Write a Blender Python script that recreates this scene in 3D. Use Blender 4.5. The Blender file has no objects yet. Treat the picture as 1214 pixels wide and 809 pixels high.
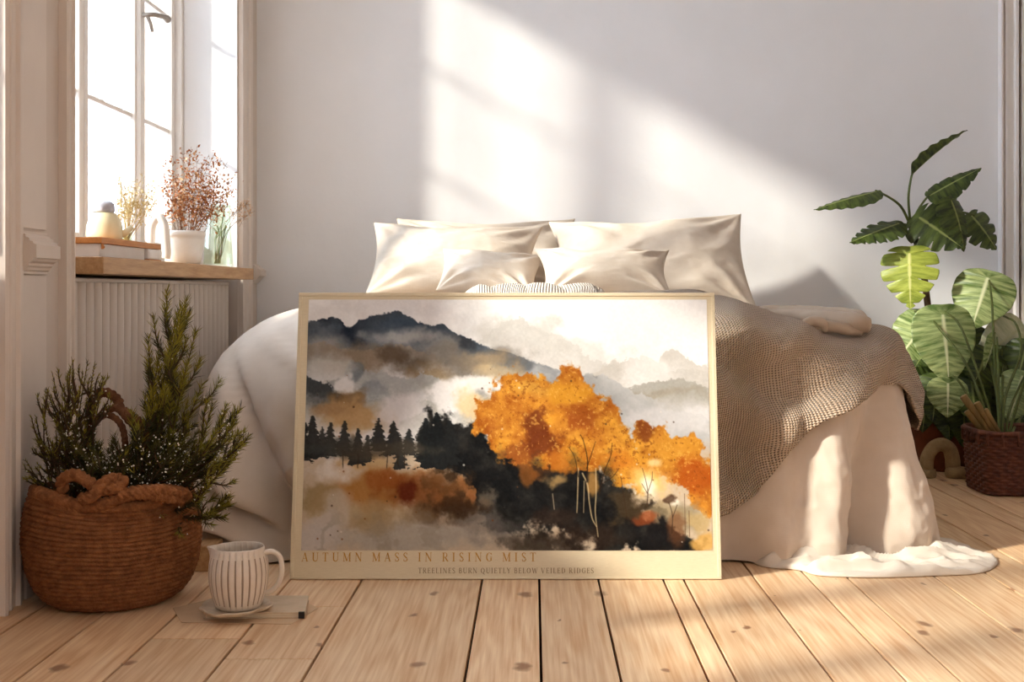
import bpy, bmesh, math, random
import numpy as np
from mathutils import Vector, Matrix

PI = math.pi
FPX, CXP, CYP, CAMH = 1432.0, 632.0, 345.0, 0.68      # focal length in pixels, vanishing point, eye height
SC = bpy.context.scene
COL = SC.collection

# ------------------------------------------------------------------ camera
cam_d = bpy.data.cameras.new('camera')
cam_d.sensor_width = 36.0
cam_d.lens = FPX / 1214.0 * 36.0
cam_d.shift_x = -(CXP - 607.0) / 1214.0
cam_d.shift_y = -(404.5 - CYP) / 1214.0
cam_d.clip_start = 0.02
cam_d.clip_end = 200
cam = bpy.data.objects.new('camera', cam_d)
COL.objects.link(cam)
cam.location = (0, 0, CAMH)
cam.rotation_euler = (PI / 2, 0, 0)
SC.camera = cam

# ------------------------------------------------------------------ view, sky and sun
SC.view_settings.view_transform = 'Standard'
SC.view_settings.look = 'None'
SC.view_settings.exposure = 1.05
SC.view_settings.gamma = 1.0
SC.view_settings.use_curve_mapping = False
SC.cycles.max_bounces = 8
SC.cycles.diffuse_bounces = 5
SC.cycles.transparent_max_bounces = 24
SC.cycles.sample_clamp_indirect = 6.0
SC.cycles.caustics_reflective = False
SC.cycles.caustics_refractive = False

SUN_DIR = Vector((2.2, 1.0, -1.254)).normalized()
sun_d = bpy.data.lights.new('sun', 'SUN')
sun_d.energy = 4.8
sun_d.color = (1.0, 0.89, 0.76)
sun_d.angle = math.radians(3.6)
sun = bpy.data.objects.new('sun', sun_d)
COL.objects.link(sun)
sun.location = (-6, -1, 5)
sun.rotation_euler = SUN_DIR.to_track_quat('-Z', 'Y').to_euler()

world = bpy.data.worlds.new('world')
SC.world = world
world.use_nodes = True
wn = world.node_tree
wn.nodes.clear()
w_out = wn.nodes.new('ShaderNodeOutputWorld')
w_bg = wn.nodes.new('ShaderNodeBackground')
w_tc = wn.nodes.new('ShaderNodeTexCoord')
w_sep = wn.nodes.new('ShaderNodeVectorMath')
w_sep.operation = 'DOT_PRODUCT'
w_sep.inputs[1].default_value = (-0.78, 0.62, 0.05)
w_mr = wn.nodes.new('ShaderNodeMapRange')
w_mr.inputs['From Min'].default_value = 0.5
w_mr.inputs['From Max'].default_value = 0.1
w_mix = wn.nodes.new('ShaderNodeMix')
w_mix.data_type = 'RGBA'
SKY_BRIGHT = (4.5, 5.1, 6.0, 1)       # the hazy bright sky on the sun's side
SKY_DIM = (0.26, 0.25, 0.25, 1)        # the far side of the room behind the camera
w_mix.inputs['A'].default_value = SKY_BRIGHT
w_mix.inputs['B'].default_value = SKY_DIM
wn.links.new(w_tc.outputs['Generated'], w_sep.inputs[0])
wn.links.new(w_sep.outputs['Value'], w_mr.inputs['Value'])
wn.links.new(w_mr.outputs['Result'], w_mix.inputs['Factor'])
wn.links.new(w_mix.outputs['Result'], w_bg.inputs['Color'])
wn.links.new(w_bg.outputs[0], w_out.inputs[0])

# ------------------------------------------------------------------ helpers
def at(px, py, Y):
    return Vector(((px - CXP) * Y / FPX, Y, CAMH - (py - CYP) * Y / FPX))

def mesh_obj(name, verts, faces, mat=None, parent=None, smooth=True, uv=None):
    me = bpy.data.meshes.new(name)
    if isinstance(verts, np.ndarray):
        verts = verts.tolist()
    me.from_pydata(verts, [], faces)
    me.update()
    if uv is not None:
        lay = me.uv_layers.new(name='UVMap')
        vi = np.empty(len(me.loops), dtype=np.int32)
        me.loops.foreach_get('vertex_index', vi)
        lay.data.foreach_set('uv', np.asarray(uv, dtype=np.float32)[vi].ravel())
    if smooth:
        me.polygons.foreach_set('use_smooth', [True] * len(me.polygons))
    o = bpy.data.objects.new(name, me)
    COL.objects.link(o)
    if mat:
        me.materials.append(mat)
    if parent is not None:
        o.parent = parent
        o.matrix_parent_inverse = parent.matrix_basis.inverted()
    return o

def thing(name, label, cat, loc=(0, 0, 0), group=None):
    o = bpy.data.objects.new(name, None)
    COL.objects.link(o)
    o.location = loc
    o.empty_display_size = 0.05
    o['label'] = label
    o['category'] = cat
    if group:
        o['group'] = group
    return o

def tag(o, label, cat, group=None, kind=None):
    o['label'] = label
    o['category'] = cat
    if group:
        o['group'] = group
    if kind:
        o['kind'] = kind
    return o

def struct(o, label=None):
    o['kind'] = 'structure'
    if label:
        o['label'] = label
    return o

class MB:
    """collects pieces of one mesh"""
    def __init__(self):
        self.v, self.f, self.uv = [], [], []
    def add(self, vs, fs, uv=None):
        n = len(self.v)
        self.v.extend([tuple(p) for p in vs])
        self.f.extend([tuple(i + n for i in f) for f in fs])
        self.uv.extend([tuple(q) for q in uv] if uv is not None else [(0, 0)] * len(vs))
    def box(self, x0, x1, y0, y1, z0, z1, bev=0.0):
        if bev <= 0:
            vs = [(x, y, z) for z in (z0, z1) for y in (y0, y1) for x in (x0, x1)]
            fs = [(0, 2, 3, 1), (4, 5, 7, 6), (0, 1, 5, 4), (2, 6, 7, 3), (0, 4, 6, 2), (1, 3, 7, 5)]
            self.add(vs, fs)
            return
        bm = bmesh.new()
        bmesh.ops.create_cube(bm, size=1.0)
        for v in bm.verts:
            v.co = Vector(((x0 + x1) / 2 + v.co.x * (x1 - x0), (y0 + y1) / 2 + v.co.y * (y1 - y0), (z0 + z1) / 2 + v.co.z * (z1 - z0)))
        bmesh.ops.bevel(bm, geom=bm.edges[:], offset=bev, segments=2, affect='EDGES', profile=0.6)
        bm.verts.index_update()
        self.add([v.co[:] for v in bm.verts], [[v.index for v in f.verts] for f in bm.faces])
        bm.free()
    def tube(self, pts, rad, seg=8, cap=True, lobes=0, twist=0.0, amp=0.2):
        pts = [Vector(p) for p in pts]
        n = len(pts)
        rads = rad if hasattr(rad, '__len__') else [rad] * n
        vs, fs = [], []
        up = None
        dist = 0.0
        for i, p in enumerate(pts):
            if i > 0:
                dist += (p - pts[i - 1]).length
            d = (pts[min(i + 1, n - 1)] - pts[max(i - 1, 0)])
            d = d.normalized() if d.length > 1e-9 else Vector((0, 0, 1))
            if up is None:
                up = d.orthogonal().normalized()
            up = (up - d * up.dot(d))
            up = up.normalized() if up.length > 1e-6 else d.orthogonal().normalized()
            side = d.cross(up)
            for k in range(seg):
                a = 2 * PI * k / seg
                r = rads[i]
                if lobes:
                    r *= 1 + amp * (abs(math.cos(0.5 * lobes * (a - twist * dist))) - 0.6)
                vs.append(p + (up * math.cos(a) + side * math.sin(a)) * r)
        for i in range(n - 1):
            for k in range(seg):
                k2 = (k + 1) % seg
                fs.append((i * seg + k, i * seg + k2, (i + 1) * seg + k2, (i + 1) * seg + k))
        if cap:
            fs.append(tuple(range(seg))[::-1])
            fs.append(tuple((n - 1) * seg + k for k in range(seg)))
        self.add(vs, fs)
    def lathe(self, prof, c=(0, 0, 0), seg=48, fn=None):
        vs, fs = [], []
        n = len(prof)
        for r, h in prof:
            for k in range(seg):
                a = 2 * PI * k / seg
                rr = r * (fn(a, h) if fn else 1)
                vs.append((c[0] + rr * math.cos(a), c[1] + rr * math.sin(a), c[2] + h))
        for i in range(n - 1):
            for k in range(seg):
                k2 = (k + 1) % seg
                fs.append((i * seg + k, i * seg + k2, (i + 1) * seg + k2, (i + 1) * seg + k))
        if prof[0][0] > 1e-4:
            fs.append(tuple(range(seg))[::-1])
        if prof[-1][0] > 1e-4:
            fs.append(tuple((n - 1) * seg + k for k in range(seg)))
        self.add(vs, fs)
    def ico(self, c, r, sub=1):
        vs, fs = ICO[sub]
        c = Vector(c)
        self.add([c + Vector(v) * r for v in vs], fs)
    def build(self, name, mat, parent=None, smooth=False, uv=False):
        return mesh_obj(name, self.v, self.f, mat, parent, smooth, self.uv if uv else None)

ICO = {}
for _s in (1, 2):
    _b = bmesh.new()
    bmesh.ops.create_icosphere(_b, subdivisions=_s, radius=1.0)
    _b.verts.index_update()
    ICO[_s] = ([v.co[:] for v in _b.verts], [[v.index for v in f.verts] for f in _b.faces])
    _b.free()

def smooth_angle(o, deg=40):
    me = o.data
    me.polygons.foreach_set('use_smooth', [True] * len(me.polygons))
    bm = bmesh.new()
    bm.from_mesh(me)
    for e in bm.edges:
        if len(e.link_faces) == 2 and e.calc_face_angle(0) > math.radians(deg):
            e.smooth = False
    bm.to_mesh(me)
    bm.free()
    return o

def grid_faces(nu, nv, wrap_u=False, flip=False):
    fs = []
    for j in range(nv - 1):
        for i in range(nu if wrap_u else nu - 1):
            i2 = (i + 1) % nu
            q = (j * nu + i, j * nu + i2, (j + 1) * nu + i2, (j + 1) * nu + i)
            fs.append(q[::-1] if flip else q)
    return fs

def spline(pts, n):
    """Catmull-Rom through the points, n samples"""
    P = np.array([tuple(p) for p in pts], dtype=float)
    m = len(P)
    ext = np.vstack([2 * P[0] - P[1], P, 2 * P[-1] - P[-2]])
    out = []
    for s in np.linspace(0, m - 1 - 1e-9, n):
        i = int(s)
        t = s - i
        a, b, c, d = ext[i], ext[i + 1], ext[i + 2], ext[i + 3]
        out.append(0.5 * ((2 * b) + (-a + c) * t + (2 * a - 5 * b + 4 * c - d) * t * t + (-a + 3 * b - 3 * c + d) * t ** 3))
    return np.array(out)

def _hash(ix, iy, iz, seed):
    h = (ix.astype(np.int64) * 374761393 + iy.astype(np.int64) * 668265263 + iz.astype(np.int64) * 2147483647 + seed * 974634777) & 0xFFFFFFFF
    h = ((h ^ (h >> 13)) * 1274126177) & 0xFFFFFFFF
    h = h ^ (h >> 16)
    return (h & 0xFFFF) / 65535.0 * 2 - 1

def vnoise(P, seed=0):
    P = np.asarray(P, dtype=float)
    I = np.floor(P).astype(np.int64)
    F = P - I
    F = F * F * F * (F * (F * 6 - 15) + 10)
    r = 0
    for dx in (0, 1):
        for dy in (0, 1):
            for dz in (0, 1):
                w = (F[..., 0] if dx else 1 - F[..., 0]) * (F[..., 1] if dy else 1 - F[..., 1]) * (F[..., 2] if dz else 1 - F[..., 2])
                r = r + w * _hash(I[..., 0] + dx, I[..., 1] + dy, I[..., 2] + dz, seed)
    return r

def fbm(P, scale=1.0, octv=4, seed=0, gain=0.5):
    P = np.asarray(P, dtype=float) * scale
    r, a, t = 0, 1.0, 0
    for k in range(octv):
        r = r + a * vnoise(P, seed + k * 17)
        t += a
        a *= gain
        P = P * 2.03 + 5.3
    return r / t

def ridged(P, scale=1.0, octv=3, seed=0):
    P = np.asarray(P, dtype=float) * scale
    r, a, t = 0, 1.0, 0
    for k in range(octv):
        r = r + a * (1 - np.abs(vnoise(P, seed + k * 31)) * 2.2)
        t += a
        a *= 0.5
        P = P * 2.1 + 3.7
    return r / t

def sstep(a, b, x):
    t = np.clip((x - a) / (b - a), 0, 1)
    return t * t * (3 - 2 * t)

# ------------------------------------------------------------------ materials
def srgb(r, g, b):
    f = lambda c: (c / 255) / 12.92 if c <= 10 else ((c / 255 + 0.055) / 1.055) ** 2.4
    return (f(r), f(g), f(b), 1)

def node(nt, t, **kw):
    n = nt.nodes.new(t)
    for k, v in kw.items():
        if k in n.inputs:
            n.inputs[k].default_value = v
        else:
            setattr(n, k, v)
    return n

def mat(name, col, rough=0.6, col2=None, nscale=8.0, bump=0.0, bscale=60.0, stretch=(1, 1, 1), spec=0.3, sheen=0.0, metal=0.0, detail=4, coord='Object', contrast=(0.35, 0.65)):
    m = bpy.data.materials.new(name)
    m.use_nodes = True
    nt = m.node_tree
    b = nt.nodes['Principled BSDF']
    b.inputs['Base Color'].default_value = col
    b.inputs['Roughness'].default_value = rough
    b.inputs['Specular IOR Level'].default_value = spec
    b.inputs['Metallic'].default_value = metal
    if sheen:
        b.inputs['Sheen Weight'].default_value = sheen
        b.inputs['Sheen Roughness'].default_value = 0.5
    tc = node(nt, 'ShaderNodeTexCoord')
    mp = node(nt, 'ShaderNodeMapping')
    mp.inputs['Scale'].default_value = stretch
    nt.links.new(tc.outputs[coord], mp.inputs[0])
    if col2 is not None:
        nz = node(nt, 'ShaderNodeTexNoise', Scale=nscale, Detail=detail, Roughness=0.6)
        nt.links.new(mp.outputs[0], nz.inputs['Vector'])
        mr = node(nt, 'ShaderNodeMapRange')
        mr.inputs['From Min'].default_value, mr.inputs['From Max'].default_value = contrast
        nt.links.new(nz.outputs['Fac'], mr.inputs['Value'])
        mx = node(nt, 'ShaderNodeMix', data_type='RGBA')
        mx.inputs['A'].default_value, mx.inputs['B'].default_value = col, col2
        nt.links.new(mr.outputs['Result'], mx.inputs['Factor'])
        nt.links.new(mx.outputs['Result'], b.inputs['Base Color'])
    if bump:
        nb = node(nt, 'ShaderNodeTexNoise', Scale=bscale, Detail=3.0)
        nt.links.new(mp.outputs[0], nb.inputs['Vector'])
        bp = node(nt, 'ShaderNodeBump', Strength=bump, Distance=0.01)
        nt.links.new(nb.outputs['Fac'], bp.inputs['Height'])
        nt.links.new(bp.outputs[0], b.inputs['Normal'])
    return m

def mat_weave(name, col, col2, scale=900, bump=0.25, nscale=6, sheen=0.1):
    """woven linen: crossed thread bump on UV in metres"""
    m = mat(name, col, 0.95, col2, nscale=nscale, spec=0.04, sheen=sheen)
    nt = m.node_tree
    b = nt.nodes['Principled BSDF']
    tc = node(nt, 'ShaderNodeTexCoord')
    last = None
    for ax in ('X', 'Y'):
        w = node(nt, 'ShaderNodeTexWave', wave_type='BANDS', bands_direction=ax)
        w.inputs['Scale'].default_value = scale / 20
        w.inputs['Distortion'].default_value = 3.0
        w.inputs['Detail'].default_value = 2.0
        w.inputs['Detail Scale'].default_value = 2.0
        nt.links.new(tc.outputs['UV'], w.inputs['Vector'])
        if last is None:
            last = w.outputs['Fac']
        else:
            a = node(nt, 'ShaderNodeMath', operation='ADD')
            nt.links.new(last, a.inputs[0])
            nt.links.new(w.outputs['Fac'], a.inputs[1])
            last = a.outputs[0]
    bp = node(nt, 'ShaderNodeBump', Strength=bump, Distance=0.0015)
    nt.links.new(last, bp.inputs['Height'])
    nt.links.new(bp.outputs[0], b.inputs['Normal'])
    return m

def mat_knit(name, col, dark, loop=0.011):
    """knitted throw: offset rows of loops with the shade in the holes between them painted dark (UV in metres)"""
    m = mat(name, col, 0.9, spec=0.08, sheen=0.25)
    nt = m.node_tree
    b = nt.nodes['Principled BSDF']
    tc = node(nt, 'ShaderNodeTexCoord')
    sp = node(nt, 'ShaderNodeSeparateXYZ')
    nt.links.new(tc.outputs['UV'], sp.inputs[0])
    def math_(op, a, bb):
        n = node(nt, 'ShaderNodeMath', operation=op)
        for i, q in enumerate((a, bb)):
            if q is None:
                continue
            if isinstance(q, (int, float)):
                n.inputs[i].default_value = q
            else:
                nt.links.new(q, n.inputs[i])
        return n.outputs[0]
    u = math_('MULTIPLY', sp.outputs['X'], 2 * PI / loop)
    v = math_('MULTIPLY', sp.outputs['Y'], 2 * PI / loop)
    p = math_('SINE', math_('ADD', u, v), None)
    q = math_('SINE', math_('SUBTRACT', u, v), None)
    h = math_('MULTIPLY', p, q)          # diagonal checker of loops and holes
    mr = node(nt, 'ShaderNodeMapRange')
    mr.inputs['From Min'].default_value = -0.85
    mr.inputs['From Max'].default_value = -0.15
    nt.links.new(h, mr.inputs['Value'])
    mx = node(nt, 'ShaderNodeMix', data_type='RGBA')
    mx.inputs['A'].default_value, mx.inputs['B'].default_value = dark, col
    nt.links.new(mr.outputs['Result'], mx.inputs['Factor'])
    nt.links.new(mx.outputs['Result'], b.inputs['Base Color'])
    bp = node(nt, 'ShaderNodeBump', Strength=0.9, Distance=0.004)
    nt.links.new(h, bp.inputs['Height'])
    nt.links.new(bp.outputs[0], b.inputs['Normal'])
    return m

def mat_leaf(name, dark, light, vein, var=0.5):
    """leaf: UV.x runs along the midrib in vein units, UV.y from midrib (0) to edge"""
    m = bpy.data.materials.new(name)
    m.use_nodes = True
    nt = m.node_tree
    b = nt.nodes['Principled BSDF']
    out = nt.nodes['Material Output']
    tc = node(nt, 'ShaderNodeTexCoord')
    sp = node(nt, 'ShaderNodeSeparateXYZ')
    nt.links.new(tc.outputs['UV'], sp.inputs[0])
    w = node(nt, 'ShaderNodeTexWave', wave_type='BANDS', bands_direction='X')
    w.inputs['Scale'].default_value = 0.3142
    w.inputs['Distortion'].default_value = 3.0
    w.inputs['Detail Scale'].default_value = 1.0
    nt.links.new(tc.outputs['UV'], w.inputs['Vector'])
    mpv = node(nt, 'ShaderNodeMapping')
    mpv.inputs['Scale'].default_value = (1.7, 0.55, 1.0)
    nt.links.new(tc.outputs['UV'], mpv.inputs[0])
    mo = node(nt, 'ShaderNodeVectorMath', operation='ADD')      # every leaf streaked its own way
    oi = node(nt, 'ShaderNodeObjectInfo')
    nt.links.new(mpv.outputs[0], mo.inputs[0])
    cbz = node(nt, 'ShaderNodeCombineXYZ')
    mz = node(nt, 'ShaderNodeMath', operation='MULTIPLY')
    mz.inputs[1].default_value = 40.0
    nt.links.new(oi.outputs['Random'], mz.inputs[0])
    nt.links.new(mz.outputs[0], cbz.inputs['Z'])
    nt.links.new(cbz.outputs[0], mo.inputs[1])
    ad = node(nt, 'ShaderNodeTexNoise', Scale=1.6, Detail=6.0, Roughness=0.62)
    nt.links.new(mo.outputs[0], ad.inputs['Vector'])
    mr = node(nt, 'ShaderNodeMapRange')
    mr.inputs['From Min'].default_value = 0.36
    mr.inputs['From Max'].default_value = 0.66
    nt.links.new(ad.outputs[0], mr.inputs['Value'])
    mx = node(nt, 'ShaderNodeMix', data_type='RGBA')
    mx.inputs['A'].default_value, mx.inputs['B'].default_value = dark, light
    nt.links.new(mr.outputs['Result'], mx.inputs['Factor'])
    mr2 = node(nt, 'ShaderNodeMapRange')
    mr2.inputs['From Min'].default_value = 0.02
    mr2.inputs['From Max'].default_value = 0.09
    mr2.inputs['To Min'].default_value = 1.0
    mr2.inputs['To Max'].default_value = 0.0
    nt.links.new(sp.outputs['Y'], mr2.inputs['Value'])
    mx2 = node(nt, 'ShaderNodeMix', data_type='RGBA')
    mx2.inputs['B'].default_value = vein
    nt.links.new(mx.outputs['Result'], mx2.inputs['A'])
    nt.links.new(mr2.outputs['Result'], mx2.inputs['Factor'])
    nt.links.new(mx2.outputs['Result'], b.inputs['Base Color'])
    b.inputs['Roughness'].default_value = 0.38
    b.inputs['Specular IOR Level'].default_value = 0.45
    bp = node(nt, 'ShaderNodeBump', Strength=0.35, Distance=0.003)
    nt.links.new(w.outputs['Fac'], bp.inputs['Height'])
    nt.links.new(bp.outputs[0], b.inputs['Normal'])
    tr = node(nt, 'ShaderNodeBsdfTranslucent')
    nt.links.new(mx2.outputs['Result'], tr.inputs['Color'])
    ms = node(nt, 'ShaderNodeMixShader')
    ms.inputs[0].default_value = 0.3
    nt.links.new(b.outputs[0], ms.inputs[1])
    nt.links.new(tr.outputs[0], ms.inputs[2])
    nt.links.new(ms.outputs[0], out.inputs[0])
    return m

def mat_glass(name, tint=(1, 1, 1, 1), gloss=0.06, rough=0.02):
    m = bpy.data.materials.new(name)
    m.use_nodes = True
    nt = m.node_tree
    nt.nodes.remove(nt.nodes['Principled BSDF'])
    out = nt.nodes['Material Output']
    t = node(nt, 'ShaderNodeBsdfTransparent')
    t.inputs[0].default_value = tint
    g = node(nt, 'ShaderNodeBsdfGlossy')
    g.inputs['Roughness'].default_value = rough
    ms = node(nt, 'ShaderNodeMixShader')
    ms.inputs[0].default_value = gloss
    nt.links.new(t.outputs[0], ms.inputs[1])
    nt.links.new(g.outputs[0], ms.inputs[2])
    nt.links.new(ms.outputs[0], out.inputs[0])
    return m

def mat_floor():
    m = bpy.data.materials.new('pine_boards')
    m.use_nodes = True
    nt = m.node_tree
    b = nt.nodes['Principled BSDF']
    tc = node(nt, 'ShaderNodeTexCoord')
    ge = node(nt, 'ShaderNodeNewGeometry')
    # shift the grain per board
    cb = node(nt, 'ShaderNodeCombineXYZ')
    ml = node(nt, 'ShaderNodeMath', operation='MULTIPLY')
    ml.inputs[1].default_value = 37.0
    nt.links.new(ge.outputs['Random Per Island'], ml.inputs[0])
    nt.links.new(ml.outputs[0], cb.inputs['Y'])
    nt.links.new(ml.outputs[0], cb.inputs['Z'])
    ad = node(nt, 'ShaderNodeVectorMath', operation='ADD')
    nt.links.new(tc.outputs['Object'], ad.inputs[0])
    nt.links.new(cb.outputs[0], ad.inputs[1])
    mp = node(nt, 'ShaderNodeMapping')
    mp.inputs['Scale'].default_value = (1.0, 0.10, 1.0)
    nt.links.new(ad.outputs[0], mp.inputs[0])
    # slow warp so the rings swirl like cathedral grain
    nz = node(nt, 'ShaderNodeTexNoise', Scale=7.0, Detail=2.0)
    nt.links.new(mp.outputs[0], nz.inputs['Vector'])
    mw = node(nt, 'ShaderNodeMath', operation='MULTIPLY')
    mw.inputs[1].default_value = 75.0
    nt.links.new(nz.outputs['Fac'], mw.inputs[0])
    sn = node(nt, 'ShaderNodeMath', operation='SINE')
    nt.links.new(mw.outputs[0], sn.inputs[0])
    fine = node(nt, 'ShaderNodeTexNoise', Scale=140.0, Detail=3.0)
    mp2 = node(nt, 'ShaderNodeMapping')
    mp2.inputs['Scale'].default_value = (1.0, 0.03, 1.0)
    nt.links.new(ad.outputs[0], mp2.inputs[0])
    nt.links.new(mp2.outputs[0], fine.inputs['Vector'])
    s1 = node(nt, 'ShaderNodeMath', operation='MULTIPLY_ADD')
    nt.links.new(sn.outputs[0], s1.inputs[0])
    s1.inputs[1].default_value = 0.075
    nt.links.new(fine.outputs['Fac'], s1.inputs[2])
    r1 = node(nt, 'ShaderNodeValToRGB')
    r1.color_ramp.elements[0].position = 0.25
    r1.color_ramp.elements[0].color = FLOOR_A
    r1.color_ramp.elements[1].position = 0.75
    r1.color_ramp.elements[1].color = FLOOR_B
    nt.links.new(s1.outputs[0], r1.inputs[0])
    # board to board tone
    hs = node(nt, 'ShaderNodeHueSaturation')
    mr = node(nt, 'ShaderNodeMapRange')
    mr.inputs['To Min'].default_value = 0.86
    mr.inputs['To Max'].default_value = 1.08
    nt.links.new(ge.outputs['Random Per Island'], mr.inputs['Value'])
    nt.links.new(mr.outputs['Result'], hs.inputs['Value'])
    nt.links.new(r1.outputs[0], hs.inputs['Color'])
    # knots: sparse dark ovals with a soft ring
    vo = node(nt, 'ShaderNodeTexVoronoi', voronoi_dimensions='2D', Scale=6.0, Randomness=1.0)
    mp3 = node(nt, 'ShaderNodeMapping')
    mp3.inputs['Scale'].default_value = (1.0, 0.62, 0.0)
    wz = node(nt, 'ShaderNodeTexNoise', Scale=30.0, Detail=2.0)
    nt.links.new(tc.outputs['Object'], wz.inputs['Vector'])
    wv = node(nt, 'ShaderNodeVectorMath', operation='MULTIPLY_ADD')
    nt.links.new(wz.outputs['Color'], wv.inputs[0])
    wv.inputs[1].default_value = (0.025, 0.025, 0.0)
    nt.links.new(tc.outputs['Object'], wv.inputs[2])
    nt.links.new(wv.outputs[0], mp3.inputs[0])
    nt.links.new(mp3.outputs[0], vo.inputs['Vector'])
    sc = node(nt, 'ShaderNodeSeparateXYZ')
    nt.links.new(vo.outputs['Color'], sc.inputs[0])
    th = node(nt, 'ShaderNodeMapRange')      # knot size differs cell to cell
    th.inputs['From Min'].default_value = 0.2
    th.inputs['From Max'].default_value = 1.0
    th.inputs['To Min'].default_value = 0.0015
    th.inputs['To Max'].default_value = 0.12
    nt.links.new(sc.outputs['X'], th.inputs['Value'])
    dv = node(nt, 'ShaderNodeMath', operation='DIVIDE')
    nt.links.new(vo.outputs['Distance'], dv.inputs[0])
    nt.links.new(th.outputs['Result'], dv.inputs[1])
    kr = node(nt, 'ShaderNodeValToRGB')
    kr.color_ramp.elements[0].position = 0.45
    kr.color_ramp.elements[0].color = (1, 1, 1, 1)
    kr.color_ramp.elements[1].position = 1.0
    kr.color_ramp.elements[1].color = (0, 0, 0, 1)
    nt.links.new(dv.outputs[0], kr.inputs[0])
    mk = node(nt, 'ShaderNodeMix', data_type='RGBA')
    mk.inputs['B'].default_value = srgb(120, 70, 42)
    kf = node(nt, 'ShaderNodeMath', operation='MULTIPLY')
    kf.inputs[1].default_value = 0.75
    nt.links.new(kr.outputs[0], kf.inputs[0])
    nt.links.new(kf.outputs[0], mk.inputs['Factor'])
    nt.links.new(hs.outputs[0], mk.inputs['A'])
    nt.links.new(mk.outputs['Result'], b.inputs['Base Color'])
    b.inputs['Roughness'].default_value = 0.42
    b.inputs['Specular IOR Level'].default_value = 0.35
    bp = node(nt, 'ShaderNodeBump', Strength=0.12, Distance=0.003)
    nt.links.new(s1.outputs[0], bp.inputs['Height'])
    nt.links.new(bp.outputs[0], b.inputs['Normal'])
    return m

FLOOR_A = srgb(214, 166, 120)
FLOOR_B = srgb(244, 212, 172)
M = {}
M['wall'] = mat('plaster_wall', srgb(235, 232, 231), 0.9, srgb(229, 226, 224), nscale=1.5, bump=0.12, bscale=18, spec=0.15)
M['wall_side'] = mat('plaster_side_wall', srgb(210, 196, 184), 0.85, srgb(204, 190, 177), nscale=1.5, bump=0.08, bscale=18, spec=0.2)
M['trim'] = mat('painted_trim', srgb(219, 206, 194), 0.5, srgb(212, 198, 186), nscale=3, bump=0.03, bscale=30, spec=0.3)
M['sash'] = mat('white_window_paint', srgb(236, 230, 224), 0.4, srgb(230, 223, 216), nscale=5, spec=0.35)
M['ceiling'] = mat('ceiling_plaster', srgb(232, 228, 224), 0.95, srgb(226, 222, 218), nscale=2, spec=0.1)
M['floor'] = mat_floor()
M['gap'] = mat('floor_gap', srgb(46, 28, 18), 0.9, srgb(60, 38, 26), nscale=20)
M['sill'] = mat('oak_sill', srgb(196, 156, 112), 0.45, srgb(172, 130, 88), nscale=14, stretch=(6, 0.5, 6), bump=0.1, bscale=40)
M['radiator'] = mat('radiator_enamel', srgb(208, 196, 185), 0.4, srgb(202, 190, 178), nscale=4, spec=0.4)
M['glass'] = mat_glass('window_glass', (0.96, 0.98, 0.99, 1), 0.05)
M['metal'] = mat('brushed_metal', srgb(176, 168, 160), 0.35, srgb(150, 142, 134), nscale=30, metal=0.8)
M['linen'] = mat_weave('cream_linen', srgb(214, 200, 184), srgb(204, 188, 170), scale=1500, bump=0.12, nscale=9, sheen=0.0)
M['duvet'] = mat_weave('washed_cotton', srgb(214, 198, 182), srgb(205, 187, 169), scale=2200, bump=0.06)
M['sheet'] = mat_weave('white_cotton', srgb(220, 208, 194), srgb(210, 197, 181), scale=2200, bump=0.06)
M['waffle'] = mat_knit('waffle_cotton', srgb(230, 216, 198), srgb(196, 176, 152), loop=0.016)
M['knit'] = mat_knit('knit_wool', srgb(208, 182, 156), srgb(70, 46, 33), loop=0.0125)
M['fold'] = mat_weave('shaded_oatmeal_cotton', srgb(182, 162, 142), srgb(170, 150, 130), scale=1500, bump=0.1)  # shade over the rolled cloth is put into its colour
# ================================================================== the room
XL, XLO, XN = -1.13, -1.55, -1.32          # left wall: inner face, outer face, back of the window niche
YB, XR, HC, Y0 = 4.94, 1.985, 3.0, -1.2
W1 = (2.96, 4.62)                          # window openings along the left wall
W2 = (0.84, 2.515)
HEAD, HEAD2, SILLH = 2.62, 1.77, 0.80  # the unseen second window's head is set low to shade the throw

def struct_mesh(name, mb, m, parent=None, smooth=False, label=None):
    o = mb.build(name, m, parent, smooth)
    struct(o, label)
    return o

# floor: pine boards running away from the camera
gaps = [-1.36, -1.2, -1.055, -0.903, -0.748, -0.572, -0.403, -0.12, 0.0146, 0.154, 0.3066, 0.355, 0.524, 0.651, 0.745, 0.954, 1.09, 1.219, 1.385, 1.465, 1.62, 1.8, 2.02]
rng = random.Random(5)
fb = MB()
joint = {4: [2.36], 5: [2.23, 2.6], 3: [1.6], 12: [1.3], 8: [0.9], 18: [3.4]}
for i in range(len(gaps) - 1):
    a, b = gaps[i] + 0.0026, gaps[i + 1] - 0.0026
    cuts = [Y0] + sorted(joint.get(i, [])) + [YB + 0.02]
    for c0, c1 in zip(cuts[:-1], cuts[1:]):
        fb.box(a, b, c0 + 0.001, c1 - 0.001, -0.03, 0.0, bev=0.0016)
floor_o = struct_mesh('floor', fb, M['floor'])
sub = MB()
sub.box(-1.6, 2.1, Y0, YB + 0.05, -0.06, -0.018)
struct_mesh('floor_gaps', sub, M['gap'], floor_o)

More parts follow.
